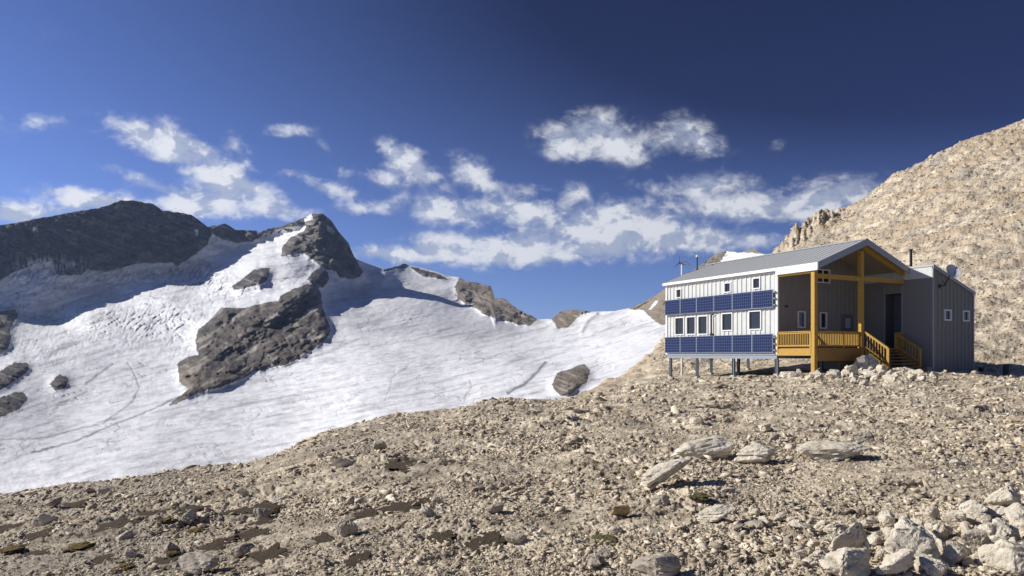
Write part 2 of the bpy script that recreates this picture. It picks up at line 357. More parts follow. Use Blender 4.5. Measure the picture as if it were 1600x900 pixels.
def build_ground():
    xs = np.concatenate([np.arange(-420, -40, 12), np.arange(-40, 1640, 1.6), np.arange(1640, 2051, 12)])
    seg = [(2.3, 4.6, 50), (4.6, 12, 300), (12, 26, 150), (26, 48, 80), (48, 240, 300), (240, 420, 20)]
    Ys = np.concatenate([np.exp(np.linspace(math.log(a), math.log(b), n, endpoint=False)) for a, b, n in seg]+[[420.]])
    PX, Y = np.meshgrid(xs, Ys); X = (PX-800)/F*Y
    yp = ypix(PX, Y); h = (HZ-yp)/F*Y
    px_m = Y/F                                   # metres per picture unit here
    rnd = np.full(X.shape, .5)
    keep = np.ones(X.shape)
    lx, ly = hut_local(X, Y)
    under = np.clip(1-np.maximum(np.maximum(-1-lx, lx-13), np.maximum(-3-ly, ly-15))/2, 0, 1)
    # broad lumps and hollows
    h += .016*Y**.85*fbm(X/2.2, Y/3.0, 4, 3)*(1-.8*under)
    far = np.clip((Y-60)/60, 0, 1)
    h += far*(1.0*fbm(X/30, Y/44, 3, 31)+.25*fbm(X/9, Y/14, 4, 37, ridged=True)+.25*fbm(X/3, Y/5, 4, 41, ridged=True))
    # stones of several sizes; each shows only where it is large enough to resolve
    grass = fbm(X/3.5, Y/4.5, 3, 77)
    for size, seed, amp in ((.055, 11, .45), (.10, 21, .45), (.19, 31, .40), (.36, 41, .34), (.7, 51, .28), (1.4, 61, .22), (3.0, 71, .13), (6., 81, .07)):
        w = np.clip((size/px_m-3.0)/3, 0, 1)*np.clip((90-size/px_m)/40, 0, 1)
        if size > .9: w = w*far
        if w.max() <= 0: continue
        big = np.where(size/px_m > 22, np.clip(fbm(X/(size*7), Y/(size*7), 3, seed+3)*3+.2, 0, 1), 1)
        k = w > 0
        hh = np.zeros(X.shape); rr = np.zeros(X.shape)
        a, b = stones(X[k]+.3*size*pnoise(X[k]/size, Y[k]/size, 5), Y[k]+.3*size*pnoise(X[k]/size, Y[k]/size, 6), size, seed)
        hh[k] = a; rr[k] = b
        dens = np.clip(.7+.8*grass, .35, 1)
        h += hh*w*size*amp*big*dens*(1-.5*under)
        rnd = rnd*(1-.6*w*big)+rr*.6*w*big
    # crags on the skyline to the left of the hillside
    cr = np.exp(-((PX-1264)/48)**4)*np.exp(-((np.log(Y)-np.interp(PX, [1210, 1260, 1330], np.log([196, 206, 218])))/.10)**2)
    h += cr*(5.5*np.abs(pnoise(PX/24., Y/90, 91))+2.2*np.abs(pnoise(PX/9, Y/30, 92))+1.0*pnoise(PX/4, Y/6, 93)+.2)
    GRID['x'] = xs; GRID['y'] = np.log(Ys)
    band = np.clip((Y-56)/25, 0, 1)*fbm(PX/210, (yp+.22*PX)/11, 5, 205); band2 = np.clip((Y-56)/25, 0, 1)*fbm((PX+yp)/14, (yp-.75*PX)/90, 4, 207)
    h += band*1.1
    soil = np.zeros(X.shape)
    for (a, b, ra, rb) in SOIL:
        n = .55*pnoise(PX/9, yp/3, int(a))+.3*pnoise(PX/4, yp/2, int(b))
        soil = np.maximum(soil, np.clip(1.5*(1.15-np.hypot((PX-a)/ra, (yp-b)/rb)+n), 0, 1)*.95)
    h -= soil*.02*np.minimum(1, Y/8)
    tan = np.clip(far*(.3+2.2*band)+.9*fbm(X/14, Y/9, 5, 301)*(.2+far), 0, .9)
    tan = np.maximum(tan, .8*np.exp(-((segdist(PX, yp, [(905,622),(985,585),(1042,540)]))/9)**2))
    left = np.clip((900-PX)/700, 0, 1)*(Y < 60)
    grey = np.clip(.25*left+.6*fbm(X/3, Y/4, 4, 401)+far*(.12+1.3*band2-1.0*band), 0, .85)
    soil = np.maximum(soil, np.clip(left*.45*(grass+.3), 0, .4)*(Y < 60)); soil = np.maximum(soil, np.clip(.12+.8*fbm(X/.9, Y/1.3, 3, 55), 0, .4)*(Y < 60))
    grey = np.maximum(grey, np.clip(cr*.8, 0, .25))
    GRID['h'] = h/Y
    V = np.stack([X, Y, h], -1).reshape(-1, 3)
    o = np_mesh('ground', V, gridfaces(len(Ys), len(xs)), M_ground, False, dict(rnd=rnd, soil=soil, tan=tan, grey=grey))
    tag(o, kind='structure')
build_ground()

# ------------------------------------------------------------------ stones
def rock_proto(seed, n=16, sq=(1, .8, .55), blocky=.5):
    rg = random.Random(seed); bm = bmesh.new()
    for _ in range(n):
        v = Vector((rg.gauss(0, 1), rg.gauss(0, 1), rg.gauss(0, 1))).normalized()
        m_ = max(abs(c) for c in v); v = v*(1-blocky)+v/m_*blocky*.8
        v *= rg.uniform(.72, 1.08); bm.verts.new((v.x*sq[0]*.5, v.y*sq[1]*.5, v.z*sq[2]*.5))
    r = bmesh.ops.convex_hull(bm, input=bm.verts)
    bmesh.ops.delete(bm, geom=[v for v in bm.verts if not v.link_faces], context='VERTS')
    bmesh.ops.triangulate(bm, faces=bm.faces); bmesh.ops.recalc_face_normals(bm, faces=bm.faces)
    bm.verts.index_update()
    V = np.array([v.co[:] for v in bm.verts]); Fc = np.array([[v.index for v in f.verts] for f in bm.faces]); bm.free()
    return V, Fc
def scatter(name, n, sampler, label, seed=1):
    rg = np.random.default_rng(seed)
    protos = [rock_proto(100+i, 7+i % 4, (1.15, .5+.45*(i % 3)/2, .22+.36*(i % 4)/3), .5+.1*(i % 5)) for i in range(36)]
    X, Y, Z, s = sampler(rg, n)
    which = rg.integers(0, len(protos), len(X)); VV = []; FF = []; RN = []; GR = []; TN = []; base = 0; flat = rg.uniform(0, 1, len(X)) < .6
    gr = np.clip(.28*np.clip((900-(800+F*X/Y))/700, 0, 1)*(Y < 60)+rg.normal(0, .25, len(X)), 0, .9)
    tn = np.clip(np.where(Y > 60, .4, .0)+rg.normal(0, .25, len(X)), 0, .9)
    PXs = 800+F*X/Y; yps = ypix(PXs, Y); fr_ = np.clip((Y-56)/25, 0, 1)
    band = fr_*fbm(PXs/210, (yps+.22*PXs)/11, 5, 205); band2 = fr_*fbm((PXs+yps)/14, (yps-.75*PXs)/90, 4, 207)
    tn = np.clip(tn+.02*fr_+1.8*band, 0, .95); gr = np.clip(gr+1.2*band2-1.0*band, 0, .85)
    for k, (PV, PF) in enumerate(protos):
        idx = np.where(which == k)[0]; m_ = len(idx)
        if not m_: continue
        a = rg.uniform(0, 6.283, m_); tx = rg.normal(0, .30, m_); ty = rg.normal(0, .30, m_)
        ca, sa = np.cos(a), np.sin(a)
        v = PV[None]*(s[idx][:, None, None])*np.stack([rg.uniform(.8, 1.3, m_), rg.uniform(.8, 1.2, m_), rg.uniform(.6, 1.15, m_)], -1)[:, None]
        x, y, z = v[..., 0], v[..., 1], v[..., 2]
        y, z = y*np.cos(tx)[:, None]-z*np.sin(tx)[:, None], y*np.sin(tx)[:, None]+z*np.cos(tx)[:, None]
        x, z = x*np.cos(ty)[:, None]+z*np.sin(ty)[:, None], -x*np.sin(ty)[:, None]+z*np.cos(ty)[:, None]
        x, y = x*ca[:, None]-y*sa[:, None], x*sa[:, None]+y*ca[:, None]
        P = np.stack([x+X[idx][:, None], y+Y[idx][:, None], z+Z[idx][:, None]+.10*s[idx][:, None]], -1)
        VV.append(P.reshape(-1, 3)); nf = len(PV)
        FF.append((PF[None]+(base+np.arange(m_)*nf)[:, None, None]).reshape(-1, 3)); base += m_*nf
        r = rg.uniform(0, 1, m_); RN.append(np.repeat(r, nf)); GR.append(np.repeat(gr[idx], nf)); TN.append(np.repeat(tn[idx], nf))
    o = np_mesh(name, np.concatenate(VV), np.concatenate(FF), M_stone, False, dict(rnd=np.concatenate(RN), grey=np.concatenate(GR), tan=np.concatenate(TN)))
    tag(o, label, 'stones', kind='stuff')
def near_sampler(rg, n):
    px = rg.uniform(-60, 1660, n); t = rg.uniform(0, 1, n)
    # evenly over the picture height: Y proportional to 1/(row below the horizon)
    v = 38+(380-38)*t**1.1; Y = 1760/v*rg.uniform(.95, 1.05, n)
    X = (px-800)/F*Y; lx, ly = hut_local(X, Y)
    ok = ~((lx > -.2) & (lx < 12.8) & (ly > -1.6) & (ly < 14.2))
    px, Y, X = px[ok], Y[ok], X[ok]; Z = surf_h(px, Y)
    clump = np.clip(.85+1.0*fbm(X/2.0, Y/2.6, 3, 19), .5, 1.45)
    u = rg.uniform(0, 1, len(X)); pxs = 3.7*(1-u*.994)**-.38
    right = np.clip((px-900)/600, 0, 1)*np.clip((9-Y)/4, 0, 1)
    s = np.minimum(pxs*(.82+.18*np.clip(px/900, 0, 1)+.8*right), 30)*Y/F*clump
    s = np.minimum(s, .75)
    yp = ypix(px, Y)
    bad = np.zeros(len(X), bool)
    for (a, b, ra, rb) in SOIL: bad |= np.hypot((px-a)/(ra*1.0), (yp-b-rb*.8)/(rb*2.0)) < 1.0
    keep = ~bad | (rg.uniform(0, 1, len(X)) < .22)
    return X[keep], Y[keep], Z[keep], s[keep]
def far_sampler(rg, n):
    px = rg.uniform(1030, 1660, n); Y = np.exp(rg.uniform(math.log(46), math.log(232), n)); X = (px-800)/F*Y
    lx, ly = hut_local(X, Y); ok = ~((lx > -.2) & (lx < 12.8) & (ly > -1.6) & (ly < 14.2)); px, Y, X = px[ok], Y[ok], X[ok]
    Z = surf_h(px, Y); u = rg.uniform(0, 1, len(X))
    s = (2.15*(1-u*.995)**-.27)*Y/F
    return X, Y, Z, np.minimum(s, 1.5)
scatter('rubble', 110000, near_sampler, 'loose pale limestone rubble covering the ground in front of the hut', 5)
scatter('hillside_rubble', 60000, far_sampler, 'small tan stones strewn over the steep hillside behind the hut', 6)

def boulder(name, P, w, h, dep, seed, m, label, rz=0, tilt=(0, 0), group=None, crack=1):
    """an angular boulder: a cut hull, subdivided and broken by layered noise"""
    rg = random.Random(seed); V, Fc = rock_proto(seed, 10+seed % 5, (1, 1, 1), .35)
    bm = bmesh.new(); vs = [bm.verts.new(v) for v in V]
    for f in Fc: bm.faces.new([vs[i] for i in f])
    for _ in range(4):
        nn = Vector((rg.gauss(0, 1), rg.gauss(0, 1), rg.gauss(.3, 1))).normalized()
        r_ = bmesh.ops.bisect_plane(bm, geom=bm.verts[:]+bm.edges[:]+bm.faces[:], plane_co=nn*rg.uniform(.24, .36), plane_no=nn, clear_outer=True)
        ed = [e for e in r_['geom_cut'] if isinstance(e, bmesh.types.BMEdge)]
        if ed: bmesh.ops.contextual_create(bm, geom=ed)
    bmesh.ops.dissolve_limit(bm, angle_limit=R(6), verts=bm.verts, edges=bm.edges)
    bmesh.ops.bevel(bm, geom=bm.edges[:], offset=.016, segments=1, affect='EDGES')
    bmesh.ops.triangulate(bm, faces=bm.faces)
    for _ in range(3):
        bmesh.ops.subdivide_edges(bm, edges=[e for e in bm.edges if e.calc_length() > .06], cuts=1, use_grid_fill=False)
        bmesh.ops.triangulate(bm, faces=bm.faces)
    co = np.array([v.co[:] for v in bm.verts]); nr = np.array([v.normal[:] for v in bm.verts])
    a = co@np.array([.3, .2, 1.0]); b = co@np.array([.9, .5, -.2])
    d = .035*fbm(b*2.5+seed, a*7, 4, seed, ridged=True)+.03*fbm(co[:, 0]*9, co[:, 2]*9+co[:, 1]*5, 3, seed+2, ridged=True)
    d -= crack*.06*np.exp(-(pnoise(b*1.7+3.1*seed, a*1.2, seed+9)/.05)**2)
    for v, k, n_ in zip(bm.verts, d, nr): v.co += Vector(n_)*float(k)
    me = bpy.data.meshes.new(name); bm.to_mesh(me); bm.free(); me.materials.append(m)
    ext = np.array([v.co[:] for v in me.vertices]); k = ext.max(0)-ext.min(0)
    sc = Matrix.Diagonal((w/k[0], dep/k[1], h/k[2], 1)); rot = Matrix.Rotation(tilt[0], 4, 'X')@Matrix.Rotation(tilt[1], 4, 'Y')
    me.transform(rot@sc); z0 = min(v.co.z for v in me.vertices); me.transform(Matrix.Translation((0, 0, -z0-.18*h)))
    o = bpy.data.objects.new(name, me); COL.objects.link(o); o.location = P; o.rotation_euler.z = rz
    tag(o, label, 'boulder', group); return o

B = [  # px, py of the base, width px, height px, material, tilt, label
 (1431,884,84,68,'p',(0,.1),'largest pale faceted boulder with a dark split, near the bottom right corner'),
 (1322,872,68,46,'p',(.1,-.25),'pale wedge boulder left of the largest boulder at the bottom right'),
 (1394,903,66,34,'p',(.1,-.25),'flat pale slab in front of the largest pale boulder'),
 (1491,882,42,34,'p',(0,0),'squat pale block just right of the largest boulder'),
 (1521,862,40,44,'g',(.2,-.6),'tilted grey slab behind the squat pale block'),
 (1556,856,56,46,'p',(.1,.65),'long pale slab leaning to the right near the right edge'),
 (1586,896,76,62,'p',(.2,-.1),'broad pale boulder cut by the right edge of the photo'),
 (1332,908,80,44,'p',(0,.15),'pale rounded boulder at the bottom edge below the wedge boulder'),
 (1600,846,44,38,'p',(0,-.2),'white block at the right edge above the broad boulder'),
 (1464,905,50,28,'p',(0,.2),'low pale stone at the bottom edge beneath the largest boulder'),
 (1100,722,96,32,'p',(.15,-.22),'long smooth pale slab left of the twin slabs in the middle ground'),
 (1160,726,66,30,'p',(.1,-.3),'pale slab with a dark shaded end, right of the long smooth slab'),
 (1046,766,96,26,'p',(0,-.3),'pale sloping bedrock hump below the long smooth slab'),
 (1306,722,104,28,'p',(.12,-.14),'wide flat pale slab with an undercut front in the middle ground'),
 (1350,690,34,22,'g',(0,.2),'small dark upright rock behind the wide flat slab'),
 (1206,692,18,16,'g',(0,0),'little dark rock between the twin slabs and the wide flat slab'),
 (1116,822,62,18,'p',(0,-.2),'low layered slab below the green moss cushion'),
 (1302,832,52,18,'p',(0,-.3),'thin pale slab above the wedge boulder'),
 (1034,800,30,20,'g',(0,.1),'dark stone left of the green moss cushion'),
 (1020,902,74,38,'g',(.1,.05),'dark layered rock at the bottom edge under the bedrock hump'),
 (1566,796,50,34,'p',(0,.1),'pale block by itself near the right edge, above the tilted slabs'),
 (971,808,30,20,'y',(0,0),'ochre stone amid pale rubble left of the green moss cushion'),
 (774,806,30,16,'g',(0,.05),'rounded grey stone in the middle of the rubble field'),
 (684,794,22,14,'g',(0,0),'dark grey stone left of the rounded grey one'),
 (807,855,38,14,'g',(0,.1),'flat dark stone left of the olive moss cushion'),
 (924,884,34,16,'g',(0,0),'dark stone below the olive moss cushion'),
 (541,846,38,28,'g',(0,.15),'bluish grey pointed rock right of the dark turf patches'),
 (532,734,50,28,'p',(0,-.25),'pale jagged rock near the crest above the glacier'),
 (590,657,12,9,'g',(0,0),'small dark rock on the crest against the glacier'),
 (777,623,18,8,'g',(0,0),'low dark rock on the crest below the middle of the glacier'),
 (307,900,70,32,'g',(0,.1),'large dark rock at the bottom edge on the left side'),
 (382,872,36,20,'g',(0,-.2),'slanted dark rock right of the large bottom left rock'),
 (266,870,28,19,'g',(0,.1),'small dark rock above the large bottom left rock'),
 (435,787,34,12,'p',(0,0),'flat pale stone above the dark turf patches'),
 (67,826,38,22,'p',(0,-.1),'pale rounded rock near the left edge'),
 (1357,584,38,34,'p',(0,-.55),'pale slab leaning against the foot of the porch stairs'),
 (1330,588,28,16,'p',(0,.1),'pale low block left of the slab leaning by the stairs'),
 (1376,586,20,20,'p',(.1,.4),'sharp pale rock right of the slab leaning by the stairs'),
 (1408,586,26,16,'p',(0,-.3),'pale slab in front of the bottom stair'),
 (1302,592,28,12,'p',(0,.1),'flat pale rock right of the yellow corner post'),
 (1238,590,24,10,'p',(0,0),'pale rock under the front of the deck'),
]
MB_ = {'p': M_bould, 'g': M_bould_g, 'y': M_bould_y}
for i, (px, py, w, h, k, tl, lab) in enumerate(B):
    P = ground_at(px, py); s = P.y/F
    boulder('boulder', P, w*s, h*s*1.15, w*s*.75, 40+i*3, MB_[k], lab, rz=0.3*math.sin(i*2.1), tilt=tl)
rg = random.Random(3)
for i in range(70):
    px = rg.uniform(0, 1590); py = rg.uniform(640, 890)**1.0
    if px < 1000: py = max(py, 800-.19*px)+5
    if px < 900 and i % 3: continue
    if px > 1180 and rg.random() < .5: py = rg.uniform(800, 895)
    P = ground_at(px, py); w = rg.uniform(20, 38)*(1.5 if px > 1200 and py > 800 else 1)*P.y/F*(.55+.45*(py-600)/300)
    boulder('boulder', P, w, w*rg.uniform(.35, .75), w*rg.uniform(.6, .9), 400+i, rg.choice((M_bould, M_bould, M_bould, M_bould_g)),
            'mid-sized angular stone lying loose among the smaller rubble', rz=rg.uniform(0, 6.28), tilt=(rg.gauss(0, .25), rg.gauss(0, .25)), group='mid-sized stones among the rubble')

rg = random.Random(21)
for i in range(75):
    px = 1600-420*rg.random()**1.15; py = 812+86*rg.random(); k = (px-1150)/450
    P = ground_at(px, py); w = rg.uniform(16, 20+34*k)*P.y/F
    boulder('boulder', P, w, w*rg.uniform(.4, .8), w*rg.uniform(.6, .9), 900+i, M_bould, 'pale broken block in the jumbled pile at the bottom right', rz=rg.uniform(0, 6.28),
            tilt=(rg.gauss(0, .35), rg.gauss(-.1, .4)), group='jumbled pale blocks at the bottom right')
rg = random.Random(12)
for i in range(46):
    px = rg.uniform(1215, 1465) if i > 14 else rg.uniform(1330, 1400); py = rg.uniform(586, 603) if i > 14 else rg.uniform(582, 594)
    P = ground_at(px, py); w = rg.uniform(9, 20)*P.y/F; lx, ly = hut_local(P.x, P.y)
    if -2 < ly < .9 and 4.0 < lx < 12.8 or (-.3 < lx < 8 and 0 < ly < .7): continue
    boulder('boulder', P, w, w*rg.uniform(.45, .9), w*rg.uniform(.6, .9), 700+i, M_bould, 'pale angular rock heaped with others along the front of the hut', rz=rg.uniform(0, 6.28),
            tilt=(rg.gauss(0, .3), rg.gauss(0, .4)), group='rocks heaped in front of the hut')

# moss cushions and low plants
def cushion(px, py, w, h, m, label, cat='moss', name='moss_cushion', rough=.35):
    P = ground_at(px, py); s = P.y/F; bm = bmesh.new()
    bmesh.ops.create_icosphere(bm, subdivisions=4, radius=1)
    W = w*s; D = W*(2.2 if name == 'turf_patch' else 1.6); H = W*(.055 if name == 'turf_patch' else .2)
    sd_ = int(px)
    for v in bm.verts:
        if name == 'turf_patch': v.co.y += .35*math.sin(v.co.x*3+sd_); v.co.x += .12*math.sin(v.co.y*7+sd_)
        a = np.array([v.co.x*3.1+sd_]); b = np.array([v.co.y*3.1+v.co.z*2])
        k = 1+.7*float(fbm(a*.7, b*.7, 3, 3)[0])+rough*.35*float(pnoise(a*7, b*7, 8)[0])
        v.co = Vector((v.co.x*W*k, v.co.y*D*k, max(v.co.z, -.2)*H*k))
    me = bpy.data.meshes.new(name); bm.to_mesh(me); bm.free(); me.materials.append(m)
    o = bpy.data.objects.new(name, me); COL.objects.link(o); o.location = P+Vector((0, 0, .02)); tag(o, label, cat)
M_turf = mat('dark brown alpine turf', (.080,.058,.034), .95, var=.5, scale=20, bump=1, bscale=80)
M_moss_y = mat('yellow brown moss', (.17,.115,.035), .95, var=.35, scale=30, bump=1, bscale=90)
M_moss_g = mat('green moss', (.11,.105,.035), .95, var=.35, scale=30, bump=1, bscale=90)
M_moss_r = mat('reddish heath', (.10,.055,.038), .95, var=.4, scale=30, bump=1, bscale=90)
for px, py, w, m_, lab in [(306,837,10,M_moss_y,'ochre moss cushion below the middle dark turf patches'),(259,827,9,M_moss_y,'small ochre moss cushion left of the middle turf patches'),
  (19,866,13,M_moss_y,'brownish yellow moss cushion at the left edge'),(191,892,14,M_moss_y,'yellow moss cushion on the bottom edge at the left'),
  (296,808,9,M_moss_y,'flat ochre moss cushion amid the upper turf patches'),(379,804,12,M_moss_y,'ochre moss cushion on the upper right turf patch'),
  (270,872,9,M_moss_y,'tiny ochre moss cushion above the large bottom left rock'),(124,860,15,M_moss_y,'wide brown moss cushion on the left'),
  (349,850,19,M_moss_r,'reddish low heath clump left of the centre foreground'),(946,848,18,M_moss_g,'olive moss cushion in the middle of the rubble foreground'),
  (1092,791,15,M_moss_g,'bright green moss cushion below the pale bedrock hump')]:
    cushion(px, py, w, 0, m_, lab)

for a, b, ra, rb in SOIL:
    if a < 900 and b > 650:
        cushion(a, b+rb*.6, ra*.62, 0, M_turf, 'dark brown flat patch of alpine turf lying between pale stones', 'turf', 'turf_patch', rough=.6)
        COL.objects[-1]['group'] = 'dark turf patches on the left foreground'

# ------------------------------------------------------------------ glacier, peaks and far ridges
SKY_LINE = [(-1000,350),(-700,320),(-520,290),(-360,268),(-230,266),(-120,300),(-40,340),(0,352),(70,339),(163,323),(190,313),(215,314),(241,319),(253,329),(299,335),(311,344),(325,354),(337,352),(352,349),
 (367,359),(400,361),(406,364),(416,358),(430,356),(470,343),(487,334),(505,334),(519,347),(527,359),(544,379),(551,395),(556,404),(567,409),(600,420),(606,420),(629,412),(637,414),(663,419),(680,424),
 (701,431),(716,433),(721,435),(727,438),(767,447),(773,466),(789,467),(808,483),(840,499),(864,498),(876,485.5),(903,484.6),(921,487),(960,486),(990,480),(1020,464),(1042,450),(1072,431),(1121,395),
 (1135,393),(1159,395),(1176,388),(1190,396),(1205,399),(1330,420)]
DEPTH = [(-1000,350,2300),(-1000,600,1300),(-700,320,2350),(-700,500,1900),(-520,290,2400),(-520,450,2150),(-360,268,2430),(-360,420,2280),(-230,266,2450),(-230,430,2330),(-120,300,2520),(-120,440,2400),
 (0,352,2620),(0,438,2500),(0,500,2330),(0,530,1800),(0,560,1450),(0,650,700),(0,780,300),(0,900,190),(-200,520,1700),(-360,600,900),(-360,780,300),
 (70,339,2700),(82,408,2620),(60,465,2450),(25,500,2360),(93,508,2360),(93,524,1950),(93,560,1450),(100,650,800),(163,323,2790),(140,425,2680),(128,478,2500),(140,500,2150),
 (200,313,2860),(200,412,2750),(200,450,2650),(187,470,2540),(195,488,2230),(240,520,1850),(240,565,1400),(240,640,800),(200,740,340),
 (276,416,2820),(249,446,2640),(260,464,2350),(311,437,2740),(320,452,2480),(310,344,3040),(323,383,2980),(346,416,2830),(352,430,2560),(330,470,2150),(330,550,1480),(300,615,950),
 (400,361,3120),(385,394,2960),(396,405,2700),(400,430,2350),(400,450,2150),(420,500,1750),(430,560,1400),(400,600,1080),(400,720,420),
 (435,357,3050),(440,395,2750),(450,410,2450),(487,334,2900),(505,334,2900),(500,400,2740),(490,440,2250),(500,500,1800),(540,378,2900),(560,428,2850),(510,530,1500),(530,490,1900),
 (560,445,2780),(557,460,2640),(557,478,2200),(600,430,2950),(606,420,3400),(629,412,3900),(600,455,2760),(640,465,2640),(640,482,2250),(600,476,2280),(600,490,2050),(600,540,1350),(600,600,800),(600,660,480),
 (690,428,3700),(700,450,3150),(700,470,2750),(707,480,2620),(700,495,2200),(700,540,1350),(700,600,780),(720,440,3500),(767,447,3300),(750,475,2900),(789,467,2750),(760,495,2350),(820,505,2300),
 (850,498,2300),(850,515,1900),(800,560,1050),(800,620,560),(864,498,2200),(903,485,2050),(890,511,1800),(960,487,1800),(950,520,1300),(940,560,850),(900,620,500),
 (1000,480,1650),(1040,452,1450),(1035,505,1150),(1040,540,800),(1000,600,500),(1130,393,1500),(1130,415,1440),(1130,480,1150),(1200,398,1290),(1200,415,1230),(1200,480,1050),(1330,420,1150),(1330,520,1100),(1200,620,600),(1000,800,250)]
POLYS = {
 'far_mountain': [(-1100,250),(0,300),(200,280),(325,330),(330,368),(323,383),(303,399),(276,416),(268,410),(218,410),(167,424),(136,420),(128,428),(91,430),(82,408),(58,410),(23,424),(0,438),(-120,455),(-300,440),(-1100,420)],
 'rocky_ridge': [(320,340),(352,340),(367,350),(400,352),(416,350),(430,352),(428,361),(412,364),(406,370),(395,377),(370,379),(345,373),(332,364)],
 'rocky_peak': [(430,340),(470,325),(505,320),(530,340),(560,385),(555,405),(567,425),(562,433),(544,435),(530,433),(523,423),(509,421),(487,403),(470,394),(455,398),(440,399),(441,387),(452,373),(475,361),(478,353),(455,354),(430,358)],
 'rock_outcrop_a': [(361,448),(381,434),(395,423),(409,418),(422,419),(421,428),(416,437),(409,443),(384,450),(367,452)],
 'rock_outcrop_b': [(480,437),(487,427),(495,421),(509,423),(514,437),(505,448),(495,448)],
 'rock_outcrop_c': [(480,444),(495,448),(502,462),(503,480),(509,494),(516,512),(514,524),(505,533),(487,547),(470,558),(448,569),(420,574),(398,580),(377,592),(345,604),(310,613),(278,629),(262,634),(281,619),(294,608),(281,597),(278,569),(292,558),(310,555),(306,533),(310,515),(331,498),(345,480),(363,482),(391,480),(413,473),(434,471),(438,462),(462,451)],
 'rock_outcrop_d': [(-300,500),(0,488),(23,484),(29,492),(15,515),(17,531),(12,546),(0,550),(-300,580)],
 'rock_outcrop_e': [(-200,600),(0,580),(23,566),(43,568),(45,578),(27,593),(0,609),(-200,640)],
 'rock_outcrop_f': [(-60,640),(0,622),(20,615),(35,612),(44,622),(28,640),(0,652)],
 'rock_outcrop_g': [(78,601),(93,585),(107,591),(103,605),(86,611)],
 'far_summit': [(600,424),(606,405),(629,405),(637,415),(635,419),(620,420)],
 'far_rock_band': [(640,416),(650,418),(664,423),(687,429),(701,436),(690,437),(681,434),(661,432),(649,423)],
 'far_cliff': [(711,448),(721,430),(727,425),(780,430),(774,466),(753,472),(730,476),(716,467),(714,455)],
 'far_spur': [(730,478),(773,466),(780,440),(800,455),(845,495),(835,503),(825,509),(811,507),(788,501),(773,496),(756,491),(744,481)],
 'far_knoll': [(850,480),(876,470),(930,475),(921,488),(906,491),(889,511),(872,514),(869,507),(862,499)],
 'far_hill': [(975,470),(1042,400),(1340,360),(1340,640),(1042,506),(1035,508),(1019,498),(1007,484),(985,483)],
 'glacier_island': [(864,600),(871,582),(883,579),(893,576),(903,571),(912,569),(921,579),(918,594),(903,608),(889,617),(877,618),(866,608)],
}
LINES = [([(50,707),(117,690),(167,668),(213,650),(253,633),(281,619)],1.3,.8),([(0,687),(67,685),(110,673),(157,663)],1.1,.6),
 ([(160,662),(187,643),(207,627),(218,607),(207,580),(200,567)],1.2,.6),([(794,614),(820,600),(840,582),(853,566)],2.2,.95),([(724,627),(736,602),(734,594)],1.1,.5),
 ([(455,570),(520,548),(560,530)],1.5,.45),([(135,600),(160,580),(175,570)],1.6,.7),([(118,622),(135,610)],1.4,.6),([(70,560),(95,545),(120,535)],3.5,.5),
 ([(604,620),(612,590),(640,570)],1.0,.4),([(688,560),(660,580),(610,590)],1.0,.3),([(780,560),(840,545),(920,540)],2.0,.25),([(300,650),(420,625),(560,600)],2.0,.25),([(380,660),(520,630)],1.5,.25)]
